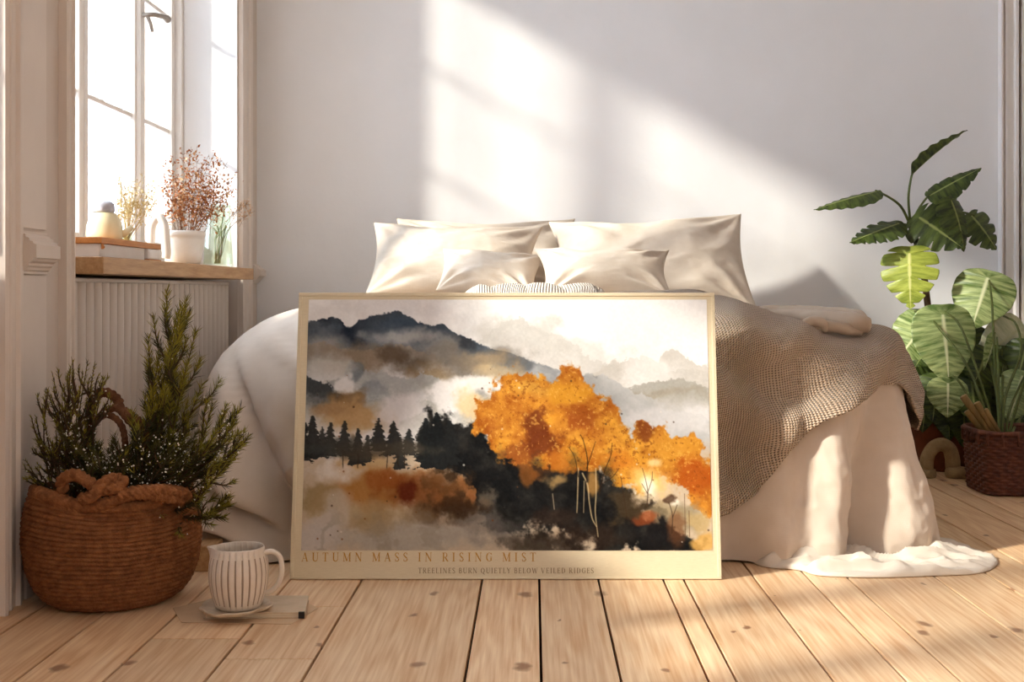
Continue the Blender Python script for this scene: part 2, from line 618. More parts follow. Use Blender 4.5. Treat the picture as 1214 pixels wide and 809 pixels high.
# left wall with two window openings
lw = MB()
for (a, b) in ((Y0, W2[0]), (W2[1], W1[0]), (W1[1], YB + 0.1)):      # full-depth piers
    lw.box(XLO, XL, a, b, -0.03, HC)
for (a, b) in (W2, W1):
    lw.box(XLO, XN, a, b, -0.03, SILLH - 0.035)                      # thin wall behind the radiator
    lw.box(XLO, XL, a, b, HEAD if a > 2.6 else HEAD2, HC)
struct_mesh('wall_left', lw, M['wall_side'])
bw = MB()
bw.box(XL, XR + 0.3, YB, YB + 0.15, -0.03, HC)
struct_mesh('wall_back', bw, M['wall'])
rw = MB()
rw.box(XR, XR + 0.2, Y0, YB, -0.03, HC)
struct_mesh('wall_right', rw, M['wall_side'])
ce = MB()
ce.box(XLO, XR + 0.2, Y0, YB + 0.1, HC, HC + 0.1)
struct_mesh('ceiling', ce, M['ceiling'])

def extrude_profile(mb, prof, axis, a, b):
    """prof: closed list of (p, q); axis 'z': (x=p, y=q) extruded in height; 'y': (x=p, z=q) extruded in depth; 'x': (y=p, z=q)"""
    n = len(prof)
    vs = []
    for t in (a, b):
        for p, q in prof:
            vs.append({'z': (p, q, t), 'y': (p, t, q), 'x': (t, p, q)}[axis])
    fs = [(i, (i + 1) % n, n + (i + 1) % n, n + i) for i in range(n)]
    fs += [tuple(range(n))[::-1], tuple(range(n, 2 * n))]
    mb.add(vs, fs)

def casing_profile(y0, y1, xw, d):
    """beaded architrave standing off the wall plane xw by up to d"""
    w = y1 - y0
    pts = [(0, 0), (0, 0.9), (0.06, 1.0), (0.12, 0.92), (0.15, 0.55), (0.3, 0.5), (0.34, 0.68), (0.40, 0.68), (0.44, 0.5), (0.62, 0.46), (0.66, 0.72), (0.72, 0.72), (0.77, 0.42), (0.9, 0.36), (1.0, 0.3), (1.0, 0)]
    return [(xw + d * q, y0 + w * p) for p, q in pts]

n_trim = 0
def trim(mb, label=None, m=None):
    global n_trim
    n_trim += 1
    o = mb.build('trim_%d' % n_trim, m or M['trim'], None, False)
    smooth_angle(o, 25)
    return struct(o, label)

t = MB(); extrude_profile(t, casing_profile(2.52, 2.655, XL, 0.032), 'z', 0.0, HEAD + 0.12); trim(t)
t = MB(); extrude_profile(t, casing_profile(2.875, 2.965, XL, 0.022)[::-1], 'z', 0.0, HEAD + 0.12); trim(t)
t = MB(); extrude_profile(t, casing_profile(4.625, 4.845, XL, 0.022), 'z', 0.0, HEAD + 0.12); trim(t)
t = MB(); extrude_profile(t, [(XL, HEAD), (XL + 0.03, HEAD), (XL + 0.03, HEAD + 0.12), (XL, HEAD + 0.12)], 'y', 2.97, 4.62); trim(t)
rail = [(0, 0.0), (0.008, 0.0), (0.008, 0.006), (0.014, 0.008), (0.016, 0.014), (0.021, 0.018), (0.021, 0.023), (0.029, 0.028), (0.031, 0.034), (0.038, 0.035), (0.038, 0.064), (0.032, 0.066), (0.030, 0.071), (0.023, 0.073), (0.022, 0.079), (0.015, 0.081), (0.014, 0.087), (0.008, 0.089), (0.008, 0.095), (0, 0.095)]
t = MB(); extrude_profile(t, [(XL + p, 0.718 + q) for p, q in rail], 'y', 2.655, 2.79); trim(t)
t = MB(); extrude_profile(t, [(XL + p, 0.712 + q * 0.8) for p, q in rail], 'y', 4.846, YB); trim(t)
# panel mould on the pier between the chair rail and the casing
t = MB(); t.box(XL, XL + 0.006, 2.656, 2.79, 0.82, 2.7); t.box(XL, XL + 0.006, 2.656, 2.79, 0.13, 0.714); trim(t)
# right: white door architrave on the back wall
def arch_back(x0, x1, d):
    return [(x, YB - (YY)) for x, YY in [(x0, 0), (x0, d), (x0 + 0.007, d), (x0 + 0.010, d * 0.5), (x0 + 0.017, d * 0.45), (x0 + 0.020, d * 0.9), (x0 + 0.027, d * 0.9), (x0 + 0.030, d * 0.6), (x1 - 0.016, d * 0.6), (x1 - 0.012, d), (x1, d), (x1, 0)]]
t = MB(); extrude_profile(t, arch_back(1.902, 1.973, 0.035), 'z', 0.0, 2.9); trim(t, None, M['sash'])
# white painted linings of the deep window reveals
for (a_, b_) in (W1, W2):
    t = MB(); t.box(-1.334, XL - 0.001, b_ - 0.006, b_ - 0.0005, 0.766, (HEAD if a_ > 2.6 else HEAD2) - 0.001); trim(t, None, M['wall'])
# baseboards
bb = MB(); bb.box(XL, XL + 0.016, 2.656, 2.874, 0, 0.12, 0.003); struct_mesh('baseboard_left', bb, M['trim'])
bb = MB(); bb.box(XL + 0.01, 1.90, YB - 0.018, YB, 0, 0.13, 0.003); struct_mesh('baseboard_back', bb, M['trim'])
bb = MB(); bb.box(XR - 0.018, XR, Y0, YB - 0.04, 0, 0.13, 0.003); struct_mesh('baseboard_right', bb, M['trim'])

def sash(win, y0, y1, z0, z1, x, bars, name='sash', st=0.034, th=0.04, vbar=None):
    f = MB()
    f.box(x - th / 2, x + th / 2, y0, y0 + st, z0, z1, 0.004)
    f.box(x - th / 2, x + th / 2, y1 - st, y1, z0, z1, 0.004)
    f.box(x - th / 2 + 0.001, x + th / 2 - 0.001, y0 + st, y1 - st, z0, z0 + st * 1.2, 0.004)
    f.box(x - th / 2 + 0.001, x + th / 2 - 0.001, y0 + st, y1 - st, z1 - st, z1, 0.004)
    for h in bars:
        f.box(x - 0.010, x + 0.010, y0 + st, y1 - st, h - 0.008, h + 0.008, 0.003)
    if vbar:
        f.box(x - 0.010, x + 0.010, vbar - 0.007, vbar + 0.007, z0 + st, z1 - st)
    s = struct_mesh(name, f, M['sash'], win)
    g = MB()
    g.box(x - 0.002, x + 0.002, y0 + st - 0.004, y1 - st + 0.004, z0 + st, z1 - st)
    struct_mesh('pane', g, M['glass'], s)
    return s

def make_window(idx, span, mids):
    a, b = span
    hd_ = HEAD if idx == 1 else HEAD2
    win = bpy.data.objects.new('window_%d' % idx, None)
    COL.objects.link(win)
    win.location = (-1.38, (a + b) / 2, SILLH)
    struct(win, 'tall white casement window with glazing bars')
    bpy.context.view_layer.update()
    f = MB()
    f.box(-1.42, -1.335, a, a + 0.03, SILLH - 0.03, hd_, 0.004)
    f.box(-1.42, -1.335, b - 0.03, b, SILLH - 0.03, hd_, 0.004)
    f.box(-1.42, -1.335, a + 0.03, b - 0.03, hd_ - 0.02, hd_, 0.004)
    f.box(-1.42, -1.335, a + 0.03, b - 0.03, SILLH - 0.035, SILLH + 0.012, 0.004)
    struct_mesh('window_frame', f, M['sash'], win)
    cuts = [a + 0.033] + mids + [b - 0.033]
    for c0, c1 in zip(cuts[:-1], cuts[1:]):
        sash(win, c0 + 0.002, c1 - 0.002, SILLH + 0.014, hd_ - 0.022, -1.38, [h_ for h_ in (1.28, 1.71, 2.14) if h_ < hd_ - 0.1])
        sash(win, c0 + 0.01, c1 - 0.02, SILLH + 0.014, hd_ - 0.022, -1.50, [], 'outer_sash', 0.026, 0.02, (c0 + c1) / 2)
    # window sill: thick oak board
    s = MB()
    s.box(-1.345, -1.133, a + 0.005, b - 0.06, 0.722, 0.765, 0.004) if idx == 2 else s.box(-1.345, -1.06, a + 0.02, b - 0.035, 0.722, 0.765, 0.004)
    struct_mesh('window_sill', s, M['sill'], win, label='thick oak window sill board')
    return win

win1 = make_window(1, W1, [3.66, 4.165])
win2 = make_window(2, W2, [1.30, 1.76])
# espagnolette handle on the meeting stile
h = MB()
h.box(-1.362, -1.35, 4.145, 4.175, 1.60, 1.66, 0.003)
h.tube([(-1.345, 4.16, 1.63), (-1.32, 4.16, 1.632), (-1.305, 4.17, 1.634), (-1.285, 4.205, 1.634), (-1.282, 4.235, 1.632)], [0.008, 0.008, 0.008, 0.009, 0.014], 10)
h.tube([(-1.33, 4.16, 1.632), (-1.318, 4.163, 1.60), (-1.315, 4.172, 1.575)], [0.007, 0.006, 0.005], 8)
ho = struct_mesh('window_handle', h, M['metal'], win1, label='metal window latch')
smooth_angle(ho, 40)
# meeting post covering the joint between two leaves
mp_ = MB()
mp_.box(-1.365, -1.345, 4.142, 4.188, SILLH + 0.02, HEAD - 0.03, 0.004)
struct_mesh('meeting_bead', mp_, M['sash'], win1)

# radiator: fluted panel cover under the sill
rad = thing('radiator', 'white fluted radiator under the oak window sill', 'radiator', (-1.2, 3.78, 0.0))
bpy.context.view_layer.update()
ny, x_face = 27, -1.150
ys, prof = [], []
r0, r1 = 2.99, 4.555
for k in range(ny):
    p0, p1 = r0 + (r1 - r0) * k / ny, r0 + (r1 - r0) * (k + 1) / ny
    for q, dx in ((0.0, -0.014), (0.10, -0.003), (0.2, 0.004), (0.5, 0.008), (0.8, 0.004), (0.93, -0.002), (0.985, -0.014)):
        prof.append((x_face + dx, p0 + (p1 - p0) * q))
prof += [(x_face - 0.014, r1), (x_face - 0.09, r1), (x_face - 0.09, r0)]
rb = MB()
extrude_profile(rb, prof, 'z', 0.11, 0.702)
ro = rb.build('panel', M['radiator'], rad)
smooth_angle(ro, 50)
g = MB()
g.box(x_face - 0.085, x_face + 0.004, r0, r1, 0.7025, 0.713, 0.002)
g.build('top_grille', M['radiator'], rad)
for yy in (3.2, 4.3):
    g = MB(); g.box(x_face - 0.07, x_face - 0.03, yy, yy + 0.05, 0.0, 0.1095, 0.003); g.build('foot', M['radiator'], rad)
# ================================================================== bed under a loose bedspread
BCX, BCY, BA, BB = 0.055, 3.955, 1.015, 0.905
BH = 0.615

def bed_xy(th):
    n = 4.2
    c, s = np.cos(th), np.sin(th)
    R = (np.abs(c / BA) ** n + np.abs(s / BB) ** n) ** (-1 / n)
    return R, c, s

def bed_surface(th, v, off=0.0):
    """th: angle around the bed, v: 0 at the centre of the top, 1 where the edge starts to roll, 2 on the side, 3 at the floor"""
    th = np.asarray(th, float); v = np.asarray(v, float)
    R, c, s = bed_xy(th)
    left = sstep(0.2, -0.75, c)                      # the left shoulder is rounder and fuller
    rr = 0.16 + 0.17 * left
    rh = 0.13 + 0.13 * left
    vt = np.clip(v, 0, 1); ve = np.clip(v - 1, 0, 1); vs = np.clip(v - 2, 0, 1)
    a = ve * PI / 2
    inset = np.where(v <= 1, rr + (R - rr) * (1 - vt), rr * (1 - np.sin(a)))
    top_add = np.zeros_like(v)
    h = BH - rh * (1 - np.cos(a)) * 1.0
    side_h = BH - rh
    h = np.where(v > 2, (side_h - 0.006) * (1 - vs) + 0.006, h)
    flare = (0.02 + 0.055 * sstep(-0.4, 0.6, c)) * vs ** 1.3
    rad = R - inset + flare
    x = BCX + rad * c
    y = BCY + rad * s
    # height swell of the top: a little higher towards the pillows, billow at the left front
    top = sstep(2.2, 0.6, v)
    h = h + top * (0.035 * sstep(3.3, 4.2, y) + 0.02 * np.exp(-((x + 0.55) / 0.28) ** 2 - ((y - 3.35) / 0.3) ** 2))
    h = h - top * (0.095 * sstep(0.50, 0.82, x) + 0.02 * sstep(0.4, 0.8, x) * sstep(3.5, 3.9, y)) + top * 0.022 * np.exp(-((x - 0.47) / 0.14) ** 2) * sstep(3.05, 3.3, y) * sstep(4.1, 3.7, y)
    # side folds, set out along the perimeter
    sdn = sstep(1.3, 3.0, v)
    front = sstep(0.35, -0.5, s)
    d = np.zeros_like(v)
    hh = (BH - h)
    fold = [  # x at hem, lean per metre of height, width, amplitude
        (0.60, 0.02, 0.040, 0.035), (0.70, 0.10, 0.060, 0.080), (0.80, 0.20, 0.030, -0.070),
        (0.955, -0.12, 0.085, 0.075), (0.50, -0.02, 0.06, -0.045), (1.04, -0.04, 0.03, -0.03),
        (0.36, 0.1, 0.07, 0.03), (0.20, 0.1, 0.06, -0.03), (0.05, 0.0, 0.09, 0.02),
        (-0.30, 0.3, 0.06, 0.02), (-0.69, -0.42, 0.10, 0.045), (-0.55, -0.45, 0.040, -0.055), (-0.47, -0.5, 0.05, 0.035)]
    for x0, ln, w, amp in fold:
        xx = x0 + ln * h
        d = d + front * amp * np.exp(-((x - xx) / w) ** 2) * (sdn if x0 > 0 else sdn * sstep(0.5, 0.28, h) )
    P = np.stack([x, y, h], -1)
    d = d + sdn * 0.016 * fbm(P * np.array([1, 1, 0.35]), 5.5, 3, 3)
    # soft crush all over: ridged creases
    cr = sstep(0.15, 1.0, v)
    d = d + cr * (0.010 * fbm(P, 3.2, 3, 11) + 0.007 * ridged(P * np.array([1, 1, 0.6]), 4.0, 3, 23) * (0.4 + 0.6 * sstep(0.0, 0.5, fbm(P, 2.0, 2, 41) + 0.2)))
    cri = sdn * front * sstep(0.45, 0.65, x)
    d = d + cri * (0.012 * ridged(P * np.array([1.4, 1, 0.7]), 9, 3, 67) + 0.005 * fbm(P * np.array([1, 1, 0.6]), 30, 2, 69))
    lf = front * sstep(-0.2, -0.5, x) * sstep(1.0, 1.6, v)
    d = d + lf * sstep(1.6, 2.3, v) * (0.016 * ridged((P @ np.array([[0.8, 0, 0.6], [0, 1, 0], [-0.6, 0, 0.8]])) * np.array([1.0, 1, 0.45]), 5.5, 2, 87))
    for x0, h0, ang_, la, lb, amp in ((-0.707, 0.297, 1.083, 0.17, 0.017, -0.055), (-0.75, 0.33, 1.083, 0.18, 0.045, 0.040),
                                      (-0.707, 0.150, 0.78, 0.11, 0.015, -0.065), (-0.73, 0.205, 0.78, 0.12, 0.040, 0.075), (-0.655, 0.17, 0.95, 0.12, 0.030, 0.045),
                                      (-0.75, 0.075, 0.36, 0.12, 0.014, -0.060), (-0.79, 0.125, 0.36, 0.10, 0.030, 0.075), (-0.67, 0.045, 0.45, 0.10, 0.028, 0.080), (-0.84, 0.035, 0.2, 0.07, 0.030, 0.070),
                                      (-0.60, 0.10, 1.2, 0.10, 0.016, -0.05), (-0.80, 0.45, 0.9, 0.12, 0.02, -0.018), (-0.62, 0.50, 0.5, 0.14, 0.018, 0.014)):
        pu = (x - x0) * math.cos(ang_) - (h - h0) * math.sin(ang_); pv_ = (x - x0) * math.sin(ang_) + (h - h0) * math.cos(ang_)
        d = d + front * amp * np.exp(-(pu / la) ** 2 - (pv_ / lb) ** 2)
    # the left heap: bunched cloth low down
    bun = sstep(-0.40, -0.6, x) * sstep(0.42, 0.06, h) * front
    d = d + bun * (0.022 * ridged((P @ np.array([[0.75, 0, 0.66], [0, 1, 0], [-0.66, 0, 0.75]])) * np.array([1.5, 1.0, 0.6]), 5.0, 2, 58) + 0.012)
    d = d + off
    # normal of the base shape (approx.)
    nz = np.where(v <= 1, 1.0, np.where(v <= 2, np.cos(a) ** 2, 0.0))
    nr = np.where(v <= 1, 0.0, np.where(v <= 2, np.sin(a), 1.0))
    x = x + d * nr * c; y = y + d * nr * s; h = h + d * nz
    return np.stack([x, y, np.maximum(h, 0.004 + off * 0.5)], -1)

def theta_samples(n):
    """denser where the front face is"""
    t = np.linspace(0, 2 * PI, 4001)
    R, c, s = bed_xy(t)
    w = 0.4 + 1.6 * sstep(0.3, -0.3, s)
    L = np.concatenate([[0], np.cumsum(0.5 * (w[1:] + w[:-1]) * np.hypot(np.diff(R * c), np.diff(R * s)))])
    return np.interp(np.linspace(0, L[-1], n, endpoint=False), L, t)

vs_ = np.concatenate([np.linspace(0.02, 1, 46), np.linspace(1, 2, 22)[1:], np.linspace(2, 3, 84)[1:]])
ths = theta_samples(760)
TH, VV = np.meshgrid(ths, vs_)
P = bed_surface(TH, VV)
nu, nv = len(ths), len(vs_)
R_, c_, s_ = bed_xy(ths)
per = np.concatenate([[0], np.cumsum(np.hypot(np.diff(R_ * c_), np.diff(R_ * s_)))])
UV = np.stack([np.broadcast_to(per[None], TH.shape), np.where(VV < 1, VV * 0.75, 0.75 + (VV - 1) * 0.3)], -1)
top_uv = np.stack([P[..., 0], P[..., 1]], -1)
UV = np.where((VV < 1)[..., None], top_uv, UV)
fs = grid_faces(nu, nv, True, True) + [tuple(range(nu))]
spread = mesh_obj('bedspread', P.reshape(-1, 3), fs, M['duvet'], uv=UV.reshape(-1, 2))
tag(spread, 'loose cream bedspread falling to the floor over the whole bed', 'bedspread')

bed = thing('bed', 'low mattress bed hidden under the cream bedspread, pale wooden block foot at its left', 'bed', (BCX, BCY, 0))
bpy.context.view_layer.update()
m_ = MB(); m_.box(-0.62, 0.74, 3.32, 4.72, 0.13, 0.47, 0.06)
smooth_angle(m_.build('mattress', M['sheet'], bed), 50)
m_ = MB(); m_.box(-0.62, 0.74, 3.32, 4.72, 0.07, 0.128, 0.01)
m_.build('bed_base', M['sill'], bed)
m_ = MB(); m_.box(-0.82, -0.775, 2.92, 3.02, 0.0, 0.062, 0.004)
m_.build('foot_block', M['sill'], bed)

# ---- the knitted throw over the right front corner: photo-space measured outline turned into bed coordinates
def throw_low(th):
    """v of the throw's lower hem as a function of angle"""
    return np.interp(th, TH_K, V_K)
R_, c_, s_ = bed_xy(ths)
# hem: (x on the front face, height) pairs from left to right, then round the corner
hem = [(0.10, 0.10), (0.40, 0.10), (0.47, 0.115), (0.53, 0.17), (0.585, 0.255), (0.67, 0.345), (0.76, 0.395), (0.86, 0.43), (0.92, 0.435)]
th_f, v_f = [], []
for hx, hz in hem:
    # angle at which the front boundary reaches x
    tt = np.linspace(1.5 * PI, 2 * PI, 2000)
    R, c, s = bed_xy(tt)
    k = np.argmin(np.abs(BCX + R * c - hx))
    th_f.append(tt[k])
    rhc = 0.13
    v_f.append(2 + (BH - rhc - hz) / (BH - rhc) if hz < BH - rhc else 1 + math.acos(max(-1, 1 - (BH - hz) / rhc)) / (PI / 2))
th_f += [th_f[-1] + 0.10, th_f[-1] + 0.22, th_f[-1] + 0.5, th_f[-1] + 0.9, th_f[-1] + 1.3]
v_f += [2.22, 2.42, 2.45, 2.3, 1.9]
TH_K, V_K = np.array(th_f), np.array(v_f)
nt_, nk = 330, 210
tt = np.interp(np.linspace(0, 1, nt_), np.linspace(0, 1, 400), np.linspace(TH_K[0], TH_K[-1], 400))
vv = np.linspace(0, 1, nk)
vin = 0.10                                                     # how far in over the top the throw reaches
TT, QQ = np.meshgrid(tt, vv)
VK = vin + (throw_low(TT) - vin) * QQ
Pk = bed_surface(TT, VK, 0.0)
dn = np.stack([np.cos(TT) * sstep(0.8, 1.8, VK), np.sin(TT) * sstep(0.8, 1.8, VK), 1 - 0.85 * sstep(0.9, 2.0, VK)], -1)
dn /= np.linalg.norm(dn, axis=-1, keepdims=True)
q = Pk * np.array([1.0, 1.0, 1.0])
# heavy soft folds sweeping diagonally across the corner
diag = (Pk[..., 0] * 0.75 + Pk[..., 2] * 1.05 - Pk[..., 1] * 0.3)
arc = np.hypot((Pk[..., 0] - 0.60) / 1.0, (Pk[..., 2] - 0.62) / 0.8)     # swags hanging from the top edge
dd = 0.024 + sstep(0.9, 1.6, VK) * (0.024 * np.sin(arc * 24 + 2.6 * fbm(q, 3.0, 2, 71)) * sstep(0.02, 0.12, arc) + 0.010 * ridged(q * np.array([1.2, 1, 0.7]), 5.0, 2, 73)) + 0.012 * fbm(q, 6.0, 2, 77) + 0.010 * sstep(0.8, 1.1, VK) * ridged(q, 4.5, 2, 79)
dd = 0.017 + 0.5 * ((dd - 0.017) + np.sqrt((dd - 0.017) ** 2 + 0.004 ** 2))
edge = np.minimum(1, np.minimum((1 - QQ) / 0.03, 1))
Pk = Pk + dn * dd[..., None]
# metre-true uv: cumulative lengths in both directions
dl = np.linalg.norm(np.diff(Pk, axis=0), axis=-1)
vlen = np.concatenate([np.zeros((1, nt_)), np.cumsum(dl, 0)])
UVk = np.stack([0.5 * Pk[..., 0] + 0.9 * (TT - TT.min()) * 0.9, vlen], -1)
mid = nk * 2 // 3
dl2 = np.linalg.norm(np.diff(Pk[mid], axis=0), axis=-1)
ul = np.concatenate([[0], np.cumsum(dl2)])
UVk[..., 0] = ul[None, :]
nv_ = nt_ * nk
back = Pk - dn * 0.006
V2 = np.concatenate([Pk.reshape(-1, 3), back.reshape(-1, 3)])
F2 = grid_faces(nt_, nk, False, True) + [tuple(i + nv_ for i in f) for f in grid_faces(nt_, nk)]
ring = [i for i in range(nt_)] + [j * nt_ + nt_ - 1 for j in range(1, nk)] + [(nk - 1) * nt_ + i for i in range(nt_ - 2, -1, -1)] + [j * nt_ for j in range(nk - 2, 0, -1)]
for a, b in zip(ring, ring[1:] + ring[:1]):
    F2.append((a, b, b + nv_, a + nv_))
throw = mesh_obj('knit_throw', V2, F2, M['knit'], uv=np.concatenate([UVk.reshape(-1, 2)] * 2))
tag(throw, 'beige open knit throw draped over the right front corner of the bed', 'throw')

# ------------------------------------------------------------------ pillows
def pillow(name, w, h, t, centre, tip, yaw, roll, seed, m, label, group, n=84, sag=0.0, pinch=0.10):
    """w wide, h tall, t thick; stands on its long edge leaning back by tip, turned by yaw, tilted by roll"""
    u = np.linspace(-1, 1, n)
    U, V = np.meshgrid(u, u)
    U = np.sign(U) * np.abs(U) ** 0.85; V = np.sign(V) * np.abs(V) ** 0.85
    # edges pulled in between pointed corners
    X = U * w / 2 * (1 - pinch * (1 - V ** 2) ** 1.2 * 0.55)
    Z = V * h / 2 * (1 - pinch * (1 - U ** 2) ** 1.2)
    X = X * (1 - 0.07 * (1 - V) / 2)
    prof = ((1 - np.abs(U) ** 2.6) * (1 - np.abs(V) ** 2.6)) ** 0.62
    Q = np.stack([X, Z, np.full_like(X, seed * 3.1)], -1)
    Qr = np.stack([X * 0.9 + Z * 0.45, Z * 0.9 - X * 0.45, np.full_like(X, seed * 3.1)], -1)
    wr = 0.010 * ridged(Qr * np.array([0.6, 1.3, 1]), 5.0, 2, seed) + 0.018 * fbm(Q, 3.0, 2, seed + 5) + 0.0022 * fbm(Q * np.array([1, 2.5, 1]), 22.0, 2, seed + 7)
    # creases fanning from the corners
    for cu, cv in ((-1, -1), (1, -1), (-1, 1), (1, 1)):
        ang = np.arctan2(V - cv, U - cu)
        rr_ = np.hypot(U - cu, V - cv)
        wr = wr + 0.008 * np.sin(ang * (9 + seed % 4) + seed + cu + 2 * fbm(Q, 5.0, 2, seed + 1)) * np.exp(-((rr_ - 0.45) / 0.35) ** 2)
    Z = Z - sag * (1 - U ** 2) * (V > 0) * V
    front = -prof * (t / 2) - wr * np.minimum(1, prof * 1.6)
    backd = prof * (t / 2) + 0.6 * wr * np.minimum(1, prof * 1.6)
    edge_wave = 0.012 * fbm(Q, 3.0, 2, seed + 9)
    A = np.stack([X, front + edge_wave, Z], -1).reshape(-1, 3)
    B = np.stack([X, backd + edge_wave, Z], -1).reshape(-1, 3)
    nn = n * n
    bid = lambda j, i: j * n + i if (i in (0, n - 1) or j in (0, n - 1)) else nn + j * n + i
    fs = grid_faces(n, n)
    for j in range(n - 1):
        for i in range(n - 1):
            fs.append((bid(j, i), bid(j + 1, i), bid(j + 1, i + 1), bid(j, i + 1)))
    uv = np.concatenate([np.stack([X, Z], -1).reshape(-1, 2)] * 2)
    R = Matrix.Rotation(yaw, 4, 'Z') @ Matrix.Rotation(-tip, 4, 'X') @ Matrix.Rotation(roll, 4, 'Y')
    vs = np.concatenate([A, B]) @ np.array(R.to_3x3()).T
    o = mesh_obj(name, vs, fs, m, uv=uv)
    o.location = centre
    bm = bmesh.new(); bm.from_mesh(o.data)
    loose = [v for v in bm.verts if not v.link_faces]
    bmesh.ops.delete(bm, geom=loose, context='VERTS')
    bm.to_mesh(o.data); bm.free()
    return tag(o, label, 'pillow', group)

PG = 'linen pillows at the head of the bed'
pillow('pillow', 0.72, 0.33, 0.15, at(575, 299, 4.78), 0.55, 0.0, 0.0, 3, M['linen'], 'linen pillow against the wall, mostly hidden behind the other left pillow', PG, sag=0.02)
pillow('pillow', 0.66, 0.36, 0.20, at(537, 309, 4.55), 0.65, -0.06, 0.035, 8, M['linen'], 'large cream linen pillow at the left with its corner standing up', PG, pinch=0.15, sag=0.015)
pillow('pillow', 0.77, 0.47, 0.22, at(776, 315, 4.61), 0.62, 0.08, -0.05, 14, M['linen'], 'largest linen pillow, upright at the right end of the bed', PG, pinch=0.13, sag=0.01)
pillow('cushion', 0.37, 0.21, 0.11, at(580, 324, 4.25), 0.75, -0.05, 0.10, 21, M['linen'], 'small cream cushion leaning on the left pillow', PG, pinch=0.16)
pillow('cushion', 0.49, 0.24, 0.13, at(717, 325, 4.23), 0.75, 0.10, 0.01, 29, M['linen'], 'small cream cushion with a pointed corner leaning on the right pillow', PG, pinch=0.2, sag=0.015)

# folded waffle blanket lying in front of the cushions
def cloth_slab(name, outline_fn, nu, nv, thick, m, label, cat):
    u, v = np.meshgrid(np.linspace(0, 1, nu), np.linspace(0, 1, nv))
    T = outline_fn(u, v, 1.0)
    B = outline_fn(u, v, 0.0)
    n = nu * nv
    F = grid_faces(nu, nv) + [tuple(i + n for i in f[::-1]) for f in grid_faces(nu, nv)]
    ring = [i for i in range(nu)] + [j * nu + nu - 1 for j in range(1, nv)] + [(nv - 1) * nu + i for i in range(nu - 2, -1, -1)] + [j * nu for j in range(nv - 2, 0, -1)]
    for a, b in zip(ring, ring[1:] + ring[:1]):
        F.append((b, a, a + n, b + n))
    du = np.linalg.norm(T[0, -1] - T[0, 0]); dv = np.linalg.norm(T[-1, 0] - T[0, 0])
    uv = np.stack([u * du, v * dv], -1).reshape(-1, 2)
    o = mesh_obj(name, np.concatenate([T.reshape(-1, 3), B.reshape(-1, 3)]), F, m, uv=np.concatenate([uv, uv]))
    return tag(o, label, cat)

def waffle_fn(u, v, top):
    x = -0.235 + 0.485 * u
    y = 3.72 + 0.33 * v
    h0 = 0.628 + 0.004 * np.ones_like(u)
    pl = 0.013 * np.abs(np.sin(PI * (u * 4.3 + 0.35 * v))) ** 0.6
    crown = (np.clip(v * (1 - v) * 4, 0, 1) ** 0.4) * (np.clip(u * (1 - u) * 9, 0, 1) ** 0.5)
    Q = np.stack([x, y, h0], -1)
    z = h0 + (top * crown * (0.062 + pl + 0.008 * fbm(Q, 9, 2, 5)))
    return np.stack([x + 0.012 * fbm(Q, 8, 2, 8), y - 0.01 * np.sin(u * 9), z], -1)
cloth_slab('folded_blanket', waffle_fn, 90, 40, 0.05, M['waffle'], 'folded waffle blanket pleated in front of the small cushions', 'blanket')

# oatmeal cloth rolled and knotted at the right edge of the bed top
fo = MB()
def fat_roll(pts, rads, flat=1.0):
    pts = spline(pts, 26); rads = np.interp(np.linspace(0, 1, 26), np.linspace(0, 1, len(rads)), rads)
    fo.tube([Vector(p) for p in pts], list(rads), 16)
Yr = 3.3
fat_roll([at(900, 370, 3.34), at(940, 375, 3.30), at(975, 379, 3.24), at(1008, 383, 3.20), at(1030, 386, 3.2)], [0.006, 0.020, 0.025, 0.029, 0.021])
fat_roll([at(890, 366, 3.42), at(935, 370, 3.38), at(985, 373, 3.32), at(1015, 375, 3.28), at(1028, 380, 3.25)], [0.008, 0.018, 0.022, 0.020, 0.008])
fat_roll([at(920, 392, 3.16), at(946, 389, 3.15), at(962, 381, 3.16), at(975, 384, 3.16), at(979, 394, 3.16)], [0.005, 0.013, 0.014, 0.013, 0.006])
fat_roll([at(955, 391, 3.17), at(980, 387, 3.17), at(1003, 391, 3.18), at(1022, 395, 3.19)], [0.006, 0.015, 0.018, 0.006])
_v = np.array(fo.v)
_d = fbm(_v, 22, 3, 4) * 0.005
_v[:, 2] += _d; _v[:, 1] -= _d
fo.v = [tuple(p) for p in _v]
fold_o = fo.build('rolled_cloth', M['fold'], None, True)
tag(fold_o, 'oatmeal cloth rolled into a bundle on the right edge of the knit throw', 'cloth')

